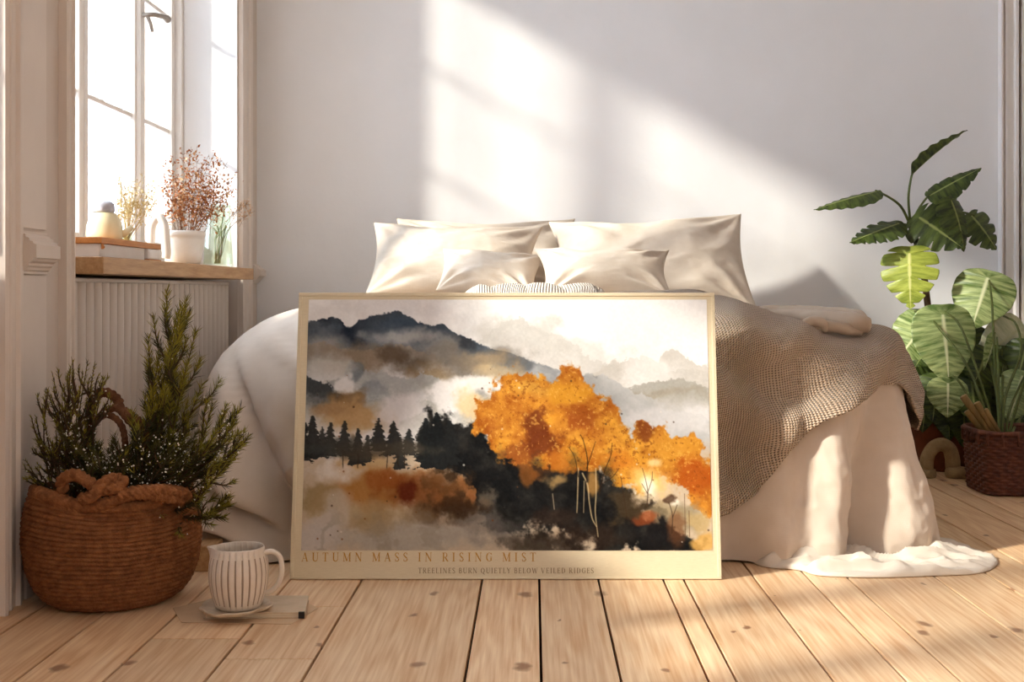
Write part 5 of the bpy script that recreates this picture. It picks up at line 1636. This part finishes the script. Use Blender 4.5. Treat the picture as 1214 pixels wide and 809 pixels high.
r6 = random.Random(66)
gc = at(150, 282, 3.5)
gx, gy, gz = gc.x, 3.5, SH + 0.0525
jar = MB(); jar.lathe([(0.002, 0.0), (0.014, 0.0), (0.016, 0.003), (0.016, 0.030), (0.0145, 0.036), (0.0135, 0.036), (0.0145, 0.030), (0.0145, 0.004), (0.002, 0.003)], (gx, gy, gz), 24)
jo_ = jar.build('glass_jar', M['vase_glass'], None, True)
tag(jo_, 'tiny clear glass jar holding dry grass on the wooden box lid', 'jar')
grass = thing('dry_grass', 'bunch of pale straw-coloured dry grass in the tiny glass jar', 'dried flowers', (gx, gy, gz + 0.004))
bpy.context.view_layer.update()
gs, gl = MB(), MB()
for k in range(34):
    px_ = r6.uniform(138, 186); py_ = r6.uniform(196, 250) if r6.random() < 0.75 else r6.uniform(228, 268)
    tip = at(px_, py_, 3.5 + r6.uniform(-0.05, 0.06))
    dry_spray(gs, [gl], (gx + r6.uniform(-.006, .006), gy + r6.uniform(-.006, .006), gz + 0.006), tip, Vector((r6.uniform(-0.012, 0.012), 0, 0.01)), 26, 0.0036, r6, 0.45, 0.010)
gs.build('stem', M['straw'], grass)
x_ = gl.build('seed_head', M['straw'], grass); x_['kind'] = 'stuff'

# white pot with rust-coloured branches
wx, wy = at(217, 313, 3.92).x, 3.92
wp = MB()
wp.lathe([(0.002, 0.0), (0.050, 0.0), (0.055, 0.004), (0.062, 0.040), (0.066, 0.078), (0.066, 0.088), (0.0695, 0.090), (0.0695, 0.104), (0.067, 0.108), (0.062, 0.106), (0.060, 0.088), (0.055, 0.03), (0.002, 0.02)], (wx, wy, SH + 0.0006), 56)
wo = wp.build('plant_pot', M['white_glaze'], None, True)
tag(wo, 'white glazed pot with rust-coloured dry branches on the window sill', 'pot')
br = thing('dry_branches', 'spreading rust-orange dry leafy branches in the white pot', 'dried flowers', (wx, wy, SH + 0.03))
bpy.context.view_layer.update()
bs, bl, bl2 = MB(), MB(), MB()
tips_ = [(198, 200), (206, 188), (214, 178), (224, 172), (236, 176), (246, 182), (256, 180), (264, 184), (274, 188), (282, 200), (280, 222), (268, 238), (254, 246), (244, 222), (230, 214), (218, 220), (205, 232), (200, 250), (210, 206), (236, 196), (252, 204), (266, 210), (226, 232), (240, 240), (196, 222), (272, 228), (222, 196), (258, 226), (212, 244), (232, 250)]
for px_, py_ in tips_:
    tip = at(px_ + r6.uniform(-4, 4), py_ + r6.uniform(-4, 4), wy + r6.uniform(-0.10, 0.10))
    dry_spray(bs, [bl, bl, bl2], (wx + r6.uniform(-.02, .02), wy + r6.uniform(-.02, .02), SH + 0.035), tip, Vector((r6.uniform(-0.02, 0.02), 0, 0.02)), 52, 0.0062, r6, 0.5, 0.021)
bs.build('stem', M['stalk'], br)
x_ = bl.build('foliage', M['rust'], br); x_['kind'] = 'stuff'
x_ = bl2.build('pale_foliage', M['rust_pale'], br); x_['kind'] = 'stuff'; x_['label'] = 'paler dry leaves'

# glass vase with cut stems
vx, vy = at(262, 316, 4.33).x - 0.01, 4.33
va = MB()
va.lathe([(0.002, 0.0), (0.050, 0.0), (0.053, 0.004), (0.050, 0.06), (0.044, 0.14), (0.042, 0.20), (0.045, 0.222), (0.0435, 0.222), (0.0405, 0.20), (0.042, 0.14), (0.048, 0.06), (0.050, 0.012), (0.002, 0.008)], (vx, vy, SH + 0.0006), 40)
vo_ = va.build('glass_vase', M['vase_glass'], None, True)
tag(vo_, 'tall clear greenish glass vase at the far end of the window sill', 'vase')
vs_t = thing('cut_flowers', 'thin dry flower stems with an airy seed ball in the tall glass vase', 'dried flowers', (vx, vy, SH + 0.02))
bpy.context.view_layer.update()
ss, sl = MB(), MB()
for (px_, py_) in [(286, 246), (296, 238), (302, 250), (294, 256), (280, 252), (290, 240)]:
    dry_spray(ss, [sl], (vx + r6.uniform(-.02, .02), vy + r6.uniform(-.01, .01), SH + 0.03), at(px_, py_, vy - 0.02 + r6.uniform(-0.02, 0.02)), Vector((-0.012, 0, 0.03)), 40, 0.0034, r6, 0.86, 0.020)
ss.build('stem', M['stalk'], vs_t)
x_ = sl.build('seed_ball', M['rust_pale'], vs_t); x_['kind'] = 'stuff'
cs = MB()
for k in range(7):
    cs.tube([Vector((vx + r6.uniform(-.03, .03), vy + r6.uniform(-.02, .02), SH + 0.014)), Vector((vx + r6.uniform(-.02, .02), vy + r6.uniform(-.02, .02), SH + 0.10)), Vector((vx + r6.uniform(-.03, .03), vy + r6.uniform(-.02, .02), SH + r6.uniform(0.14, 0.21)))], 0.0022, 6)
x_ = cs.build('green_stem', M['stem_green'], vs_t, True); x_['label'] = 'green cut stems standing in the vase'

# ================================================================== split-leaf plants in the right corner
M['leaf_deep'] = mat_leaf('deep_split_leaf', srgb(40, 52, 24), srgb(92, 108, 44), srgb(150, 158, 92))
M['leaf_sunlit'] = mat_leaf('sunlit_split_leaf', srgb(118, 132, 40), srgb(178, 184, 78), srgb(208, 206, 130))  # leaf_deep lightened: sunlight on one leaf put into its colour
M['leaf_pale'] = mat_leaf('variegated_leaf', srgb(88, 112, 48), srgb(188, 198, 132), srgb(222, 222, 176))
M['leaf_under'] = mat_leaf('pale_leaf_underside', srgb(190, 192, 150), srgb(224, 220, 190), srgb(206, 204, 160))
M['petiole'] = mat('green_petiole', srgb(96, 104, 48), 0.5, srgb(74, 84, 38), nscale=20)
M['trunk'] = mat('brown_cane', srgb(116, 84, 58), 0.7, srgb(92, 64, 44), nscale=24)
M['trunk_green'] = mat('dark_green_cane', srgb(62, 66, 36), 0.6, srgb(48, 50, 28), nscale=24)

def leaf(name, parent, base, tip, normal, width, m, nveins=7, cut=0.0, droop=0.15, cup=0.2, heart=0.16, roll=0.0, seed=0, wave=0.03, na=110, ns=22, lab=None):
    """a leaf from base to tip; veins slant forward; cut notches the margin between veins; cup folds it along the midrib"""
    base, tip, normal = Vector(base), Vector(tip), Vector(normal)
    Yv = (tip - base); Ln = Yv.length; Yv.normalize()
    Xv = Yv.cross(normal).normalized(); Zv = Xv.cross(Yv).normalized()
    rr = random.Random(seed)
    ph = [rr.uniform(0, 6.28) for _ in range(4)]
    q = np.linspace(-heart, 1.0, na)                  # vein foot along the midrib
    vs, uv = [], []
    for side in (-1, 1):
        dep = [rr.uniform(0.6, 1.0) for _ in range(nveins + 3)]
        for i, qi in enumerate(q):
            t = (qi + heart) / (1 + heart)
            wprof = (math.sin(PI * min(1, t ** 0.62)) ** 0.8) if t < 1 else 0
            wprof = max(0.0, wprof) * (1 - 0.25 * t)
            hw = width / 2 * wprof * 1.18
            vk = t * nveins
            fr_ = vk - math.floor(vk)
            notch = math.exp(-((fr_ - 0.5) / 0.10) ** 2) * dep[int(vk)] if 0.10 < t < 0.93 else 0
            hw *= 1 - cut * notch
            fwd = (0.62 - 0.10 * t) * (t * 1.15 - 0.25 if t < 0.35 else 0.16 + 0.25 * t) * 1.0
            for j in range(ns):
                s = j / (ns - 1)
                x = side * s * hw
                y = max(qi, 0) * Ln * (1 - 0.0) + (qi if qi < 0 else 0) * Ln * s + s * hw * fwd * 1.3
                y = min(y, Ln * (1 - 0.04 * s * (1 - t)))
                yy = y / Ln
                z = -droop * Ln * (yy ** 2 - 0.0) - cup * abs(x) * (0.6 + 0.4 * s)
                z += wave * width * math.sin(vk * 2 * PI + ph[0]) * s * s * 0.5 + 0.5 * wave * width * math.sin(3 * yy + ph[1]) * s
                z -= roll * (abs(x) ** 2) / max(width, 1e-3)
                p = base + Xv * x + Yv * y + Zv * z
                vs.append(p[:]); uv.append((t * nveins, s))
    n = na * ns
    fs = [f[::-1] for f in grid_faces(ns, na)] + [tuple(k + n for k in f) for f in grid_faces(ns, na)]
    o = mesh_obj(name, np.array(vs), fs, m, parent, True, np.array(uv))
    bm = bmesh.new(); bm.from_mesh(o.data)
    bmesh.ops.remove_doubles(bm, verts=bm.verts[:], dist=0.0002)
    bm.to_mesh(o.data); bm.free()
    so = o.modifiers.new('thick', 'SOLIDIFY'); so.thickness = 0.0012; so.offset = 0
    if lab: o['label'] = lab
    return o
def petiole(parent, pts, r0, r1, m=None, name='petiole'):
    P_ = [Vector(p) for p in spline(pts, 16)]
    b = MB(); b.tube(P_, list(np.linspace(r0, r1, 16)), 8)
    return b.build(name, m or M['petiole'], parent, True)

# -- tall plant behind the bed corner, in a dark terracotta pot
M['terracotta'] = mat('dark_terracotta', srgb(120, 66, 42), 0.7, srgb(96, 52, 34), nscale=10, bump=0.1)
TX, TY = 1.57, 4.62
tp = MB()
tp.lathe([(0.002, 0.0), (0.100, 0.0), (0.105, 0.005), (0.128, 0.16), (0.132, 0.165), (0.138, 0.168), (0.140, 0.20), (0.132, 0.202), (0.124, 0.196), (0.115, 0.17), (0.002, 0.165)], (TX, TY, 0.0008), 48)
tpo = tp.build('plant_pot', M['terracotta'], None, True)
tag(tpo, 'dark terracotta pot on the floor, half hidden behind the wicker basket', 'pot')
pl = thing('split_leaf_plant', 'tall split-leaf plant rising beside the bed in the terracotta pot', 'plant', (TX, TY, 0.17))
bpy.context.view_layer.update()
cr = at(1080, 266, TY)
petiole(pl, [(TX - 0.03, TY, 0.175), at(1112, 450, TY), at(1101, 370, TY), at(1096, 330, TY)], 0.016, 0.0125, M['trunk'], 'cane')
petiole(pl, [at(1096, 331, TY), at(1091, 300, TY), at(1084, 280, TY), at(1079, 262, TY)], 0.0125, 0.014, M['trunk_green'], 'crown_stem')
V = Vector
def add(parent, stem_px, Y0_, Y1_, base_px, tip_px, Yb, Yt, normal, wpx, m, r=(0.0055, 0.0038), **kw):
    b, t_ = at(*base_px, Yb), at(*tip_px, Yt)
    lf = leaf('leaf', parent, b, t_, normal, wpx * Yb / FPX, m, **kw)
    if stem_px:
        k = len(stem_px)
        if parent.name.startswith('broad'):
            Y0_ = WY + 0.02                                # every stem of this plant starts inside the wicker basket
        pts = [at(p[0], p[1], Y0_ + (Y1_ - Y0_) * i / max(1, k - 1)) for i, p in enumerate(stem_px)]
        ps = petiole(None, pts, r[0], r[1])
        ps.parent = lf; ps.matrix_parent_inverse = Matrix.Identity(4)
    return lf
D, LM, PA, UN = M['leaf_deep'], M['leaf_sunlit'], M['leaf_pale'], M['leaf_under']
T = TY
# upright rolled young leaf
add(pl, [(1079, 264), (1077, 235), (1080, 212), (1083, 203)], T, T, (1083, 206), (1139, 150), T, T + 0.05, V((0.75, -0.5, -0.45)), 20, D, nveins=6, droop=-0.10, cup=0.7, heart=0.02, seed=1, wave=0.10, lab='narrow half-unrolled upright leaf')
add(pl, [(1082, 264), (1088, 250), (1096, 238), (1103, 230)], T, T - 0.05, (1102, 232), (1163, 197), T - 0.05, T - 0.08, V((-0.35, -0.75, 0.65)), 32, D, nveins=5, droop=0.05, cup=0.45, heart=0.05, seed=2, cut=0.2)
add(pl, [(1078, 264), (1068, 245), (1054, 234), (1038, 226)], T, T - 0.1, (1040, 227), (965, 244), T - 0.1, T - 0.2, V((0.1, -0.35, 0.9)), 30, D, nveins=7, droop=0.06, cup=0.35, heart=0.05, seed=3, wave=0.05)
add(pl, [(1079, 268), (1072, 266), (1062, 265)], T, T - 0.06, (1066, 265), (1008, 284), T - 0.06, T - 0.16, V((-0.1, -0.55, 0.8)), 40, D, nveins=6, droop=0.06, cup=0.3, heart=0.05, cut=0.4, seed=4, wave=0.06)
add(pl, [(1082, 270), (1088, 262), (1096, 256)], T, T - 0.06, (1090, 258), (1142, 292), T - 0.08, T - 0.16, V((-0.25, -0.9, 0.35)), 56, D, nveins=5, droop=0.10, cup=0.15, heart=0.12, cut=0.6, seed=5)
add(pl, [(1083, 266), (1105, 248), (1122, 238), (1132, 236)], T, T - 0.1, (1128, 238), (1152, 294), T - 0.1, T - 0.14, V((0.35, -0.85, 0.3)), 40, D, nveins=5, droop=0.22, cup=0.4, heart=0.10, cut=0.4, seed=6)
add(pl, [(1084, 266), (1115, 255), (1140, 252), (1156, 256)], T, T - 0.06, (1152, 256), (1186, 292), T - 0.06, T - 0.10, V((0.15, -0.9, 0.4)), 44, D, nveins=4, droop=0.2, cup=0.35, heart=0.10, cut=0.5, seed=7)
add(pl, [(1088, 290), (1084, 292), (1080, 296)], T - 0.01, T - 0.10, (1078, 301), (1079, 365), T - 0.11, T - 0.15, V((-0.35, -0.9, 0.2)), 62, LM, nveins=5, droop=0.12, cup=0.15, heart=0.14, cut=0.72, seed=8, lab='sunlit yellow-green split leaf')
# dark undergrowth leaves low on the cane
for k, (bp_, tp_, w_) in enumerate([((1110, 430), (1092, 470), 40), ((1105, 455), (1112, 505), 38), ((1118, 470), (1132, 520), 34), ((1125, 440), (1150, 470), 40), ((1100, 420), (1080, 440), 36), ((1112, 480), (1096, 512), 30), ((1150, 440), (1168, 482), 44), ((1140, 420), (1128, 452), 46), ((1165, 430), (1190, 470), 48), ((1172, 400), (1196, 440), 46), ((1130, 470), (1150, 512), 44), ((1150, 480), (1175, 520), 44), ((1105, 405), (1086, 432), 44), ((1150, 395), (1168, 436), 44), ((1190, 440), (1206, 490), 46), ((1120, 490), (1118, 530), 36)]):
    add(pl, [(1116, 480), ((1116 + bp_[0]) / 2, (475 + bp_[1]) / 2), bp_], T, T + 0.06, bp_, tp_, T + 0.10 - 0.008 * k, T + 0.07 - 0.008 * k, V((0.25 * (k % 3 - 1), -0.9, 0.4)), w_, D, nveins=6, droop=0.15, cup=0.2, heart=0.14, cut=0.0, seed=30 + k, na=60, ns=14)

for k, (bp_, tp_, w_) in enumerate([((1165, 440), (1180, 520), 62), ((1196, 450), (1186, 515), 56), ((1140, 450), (1150, 525), 56), ((1182, 420), (1206, 480), 56)]):
    add(pl, [(1120, 485), ((1120 + bp_[0]) / 2, (470 + bp_[1]) / 2), bp_], T + 0.02, T + 0.1, bp_, tp_, T + 0.10, T + 0.08, V((0.15 * (k % 3 - 1), -0.95, 0.2)), w_, D, nveins=6, droop=0.1, cup=0.15, heart=0.14, seed=60 + k, na=60, ns=14)

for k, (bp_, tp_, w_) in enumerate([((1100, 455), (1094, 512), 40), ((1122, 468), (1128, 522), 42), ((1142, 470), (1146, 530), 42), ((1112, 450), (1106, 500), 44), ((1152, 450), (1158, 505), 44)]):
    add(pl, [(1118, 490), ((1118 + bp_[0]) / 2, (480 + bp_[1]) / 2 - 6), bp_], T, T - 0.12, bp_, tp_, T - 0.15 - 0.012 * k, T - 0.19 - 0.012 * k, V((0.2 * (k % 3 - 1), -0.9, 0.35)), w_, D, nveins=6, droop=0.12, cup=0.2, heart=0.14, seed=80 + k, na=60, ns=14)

# -- wicker basket with the broad variegated plant
M['wicker'] = mat('dark_wicker', srgb(112, 62, 42), 0.6, srgb(72, 38, 26), nscale=50, bump=0.2, bscale=200, spec=0.35)
WX, WY = 1.655, 4.10
wb = thing('wicker_basket', 'dark brown square wicker basket at the right edge of the floor', 'basket', (WX, WY, 0.0))
bpy.context.view_layer.update()
hw, hd, Hh = 0.165, 0.13, 0.205
def rsq(a, n=6.0):
    c, s = np.cos(a), np.sin(a)
    R = (np.abs(c / hw) ** n + np.abs(s / hd) ** n) ** (-1 / n)
    return R * c, R * s
aa = np.linspace(0, 2 * PI, 4001)
xx, yy = rsq(aa)
ll = np.concatenate([[0], np.cumsum(np.hypot(np.diff(xx), np.diff(yy)))])
NS_, NST, ROWS, SB = 420, 46, 19, 6
al = np.interp(np.linspace(0, ll[-1], NS_, endpoint=False), ll, aa)
tt_ = np.linspace(0, 1, ROWS * SB + 1)
A2, T2 = np.meshgrid(np.arange(NS_) / NS_, tt_)
row = np.minimum(np.floor(T2 * ROWS), ROWS - 1)
fr2 = T2 * ROWS - row
dsp = 0.0035 * np.cos(PI * NST * A2) * np.where(row % 2 == 0, 1, -1) * np.sin(PI * fr2) ** 0.6 + 0.003 * np.sin(PI * fr2) ** 0.6
bx2, by2 = rsq(al)
nl = np.hypot(bx2, by2)
taper = 0.93 + 0.07 * T2
X2 = WX + bx2[None] * taper * (1 + dsp / nl[None]); Y2 = WY + by2[None] * taper * (1 + dsp / nl[None]); Z2 = 0.003 + Hh * T2
ri_ = np.arange(0, ROWS * SB + 1, SB)[::-1]
X3 = WX + bx2[None] * (taper[ri_] - 0.06); Y3 = WY + by2[None] * (taper[ri_] - 0.06); Z3 = Z2[ri_]
wv_ = np.concatenate([np.stack([X2, Y2, Z2], -1).reshape(-1, 3), np.stack([X3, Y3, Z3 + 0.002], -1).reshape(-1, 3)])
mesh_obj('body', wv_, grid_faces(NS_, len(tt_) + len(ri_), True) + [tuple(range(NS_))[::-1]], M['wicker'], wb)
rm = MB()
rp_ = [Vector((WX + bx2[i] * 1.0, WY + by2[i] * 1.0, 0.003 + Hh)) for i in range(0, NS_, 3)]
rp_.append(rp_[0])
rm.tube(rp_, 0.0085, 12, True, 3, 260, 0.4)
rm.build('rim', M['wicker'], wb, True)
st_ = MB()
for k in range(0, NST, 2):
    i = int(k / NST * NS_)
    st_.tube([Vector((WX + bx2[i] * 1.03, WY + by2[i] * 1.03, 0.168)), Vector((WX + bx2[i] * 1.045, WY + by2[i] * 1.045, 0.19)), Vector((WX + bx2[i] * 1.03, WY + by2[i] * 1.03, 0.212))], 0.0045, 8)
st_.build('stake', M['wicker'], wb, True)['kind'] = 'stuff'
so2 = MB(); so2.box(WX - hw * 0.84, WX + hw * 0.84, WY - hd * 0.82, WY + hd * 0.82, 0.15, 0.168, 0.01)
so2.build('soil', M['soil'], wb)

vp = thing('broad_leaf_plant', 'broad plant with pale streaked leaves growing out of the wicker basket', 'plant', (WX, WY, 0.168))
bpy.context.view_layer.update()
# cut bamboo-like cane stubs
M['cane'] = mat('dry_cane', srgb(150, 116, 66), 0.55, srgb(110, 88, 44), nscale=20, stretch=(1, 1, 0.3))
for (a, b, r) in [((1178, 522), (1142, 470), 0.013), ((1184, 524), (1158, 478), 0.012), ((1172, 522), (1146, 488), 0.010), ((1190, 524), (1168, 486), 0.010)]:
    c_ = MB(); c_.tube([at(a[0], a[1], WY - 0.02), at((a[0] + b[0]) / 2, (a[1] + b[1]) / 2, WY - 0.03), at(b[0], b[1], WY - 0.04)], [r, r * 0.95, r], 12)
    c_.build('cane_stub', M['cane'], vp, True)
W = WY + 0.31
base_s = (1186, 520)
add(vp, [base_s, (1180, 440), (1176, 360), (1172, 328)], W, W + 0.1, (1171, 330), (1152, 388), W + 0.08, W + 0.02, V((-0.3, -0.85, 0.45)), 66, PA, nveins=8, droop=0.10, cup=0.18, heart=0.16, cut=0.0, seed=11)
add(vp, [(1188, 520), (1192, 470), (1210, 420), (1205, 385), (1190, 375)], W, W + 0.08, (1206, 392), (1160, 428), W + 0.1, W + 0.05, V((-0.15, -0.9, -0.1)), 50, UN, nveins=7, droop=0.10, cup=0.1, heart=0.18, seed=12, lab='pale leaf seen from its underside')
add(vp, [(1180, 520), (1168, 470), (1140, 390), (1120, 370)], W, W - 0.05, (1118, 374), (1127, 456), W - 0.05, W - 0.12, V((-0.12, -0.95, 0.25)), 68, PA, nveins=9, droop=0.10, cup=0.18, heart=0.16, cut=0.0, seed=13, lab='largest pale streaked leaf')
add(vp, [(1178, 520), (1150, 440), (1110, 385), (1102, 378)], W, W + 0.05, (1101, 380), (1062, 426), W + 0.06, W + 0.02, V((-0.35, -0.85, 0.35)), 60, PA, nveins=8, droop=0.10, cup=0.2, heart=0.14, cut=0.0, seed=14)
add(vp, [(1178, 520), (1160, 490), (1135, 450), (1125, 448)], W, W - 0.1, (1124, 455), (1124, 494), W - 0.12, W - 0.16, V((-0.15, -0.9, 0.3)), 44, PA, nveins=7, droop=0.12, cup=0.2, heart=0.18, cut=0.0, seed=15, lab='small bright streaked leaf')
add(vp, [(1186, 520), (1182, 470), (1172, 420)], W, W, (1170, 418), (1158, 452), W, W - 0.04, V((0.1, -0.85, 0.5)), 54, D, nveins=7, droop=0.2, cup=0.25, heart=0.14, seed=16)
add(vp, [(1188, 520), (1188, 470), (1190, 418)], W + 0.02, W + 0.06, (1188, 415), (1192, 455), W + 0.06, W + 0.02, V((0.2, -0.85, 0.4)), 44, D, nveins=7, droop=0.2, cup=0.25, heart=0.14, seed=17)
add(vp, [(1192, 522), (1196, 490), (1208, 460), (1216, 444)], W - 0.02, W - 0.08, (1212, 446), (1196, 498), W - 0.08, W - 0.12, V((-0.35, -0.85, 0.3)), 48, PA, nveins=8, droop=0.12, cup=0.3, heart=0.12, cut=0.2, seed=18)
add(vp, [(1194, 522), (1206, 480), (1222, 430), (1226, 408)], W, W, (1218, 408), (1206, 448), W, W - 0.04, V((-0.4, -0.8, 0.3)), 44, D, nveins=7, droop=0.12, cup=0.2, heart=0.14, seed=19)
add(vp, [(1184, 520), (1184, 460), (1182, 400)], W - 0.04, W - 0.05, (1180, 396), (1170, 440), W - 0.06, W - 0.08, V((0.6, -0.7, 0.2)), 16, PA, nveins=5, droop=0.1, cup=0.5, heart=0.04, seed=20)
add(vp, [(1196, 522), (1204, 505), (1214, 490)], W - 0.03, W - 0.06, (1210, 492), (1206, 520), W - 0.08, W - 0.12, V((-0.2, -0.85, 0.4)), 34, D, nveins=6, droop=0.2, cup=0.25, heart=0.14, seed=21)
add(vp, [(1184, 520), (1165, 480), (1148, 440)], W + 0.05, W + 0.08, (1146, 436), (1138, 474), W + 0.06, W + 0.02, V((-0.1, -0.9, 0.3)), 44, D, nveins=7, droop=0.15, cup=0.2, heart=0.14, seed=22)

# -- stone arch ornament on the floor by the bed corner
M['sandstone'] = mat('sandstone', srgb(168, 142, 102), 0.8, srgb(146, 120, 84), nscale=30, bump=0.3, bscale=80)
sx_, sy_ = at(1116, 556, 4.40).x, 4.40
sg = MB()
sp_ = spline([(sx_ - 0.055, sy_, 0.032), (sx_ - 0.050, sy_, 0.075), (sx_ - 0.03, sy_, 0.108), (sx_, sy_, 0.120), (sx_ + 0.028, sy_, 0.105), (sx_ + 0.040, sy_, 0.07), (sx_ + 0.042, sy_, 0.040), (sx_ + 0.044, sy_, 0.030)], 44)
sg.tube([Vector(p) for p in sp_], list(np.interp(np.linspace(0, 1, 44), [0, 0.2, 0.5, 0.8, 1], [0.026, 0.024, 0.025, 0.027, 0.026])), 20)
sg.lathe([(0.002, 0.0), (0.036, 0.0), (0.042, 0.010), (0.041, 0.026), (0.032, 0.038), (0.002, 0.042)], (sx_ + 0.052, sy_ - 0.01, 0.0008), 28)
sg.lathe([(0.002, 0.0), (0.030, 0.0), (0.034, 0.010), (0.030, 0.030), (0.002, 0.036)], (sx_ - 0.052, sy_, 0.0008), 28)
sgo = sg.build('arch_figure', M['sandstone'], None, True)
tag(sgo, 'sandstone arch figure on the floor behind the bed corner', 'ornament')
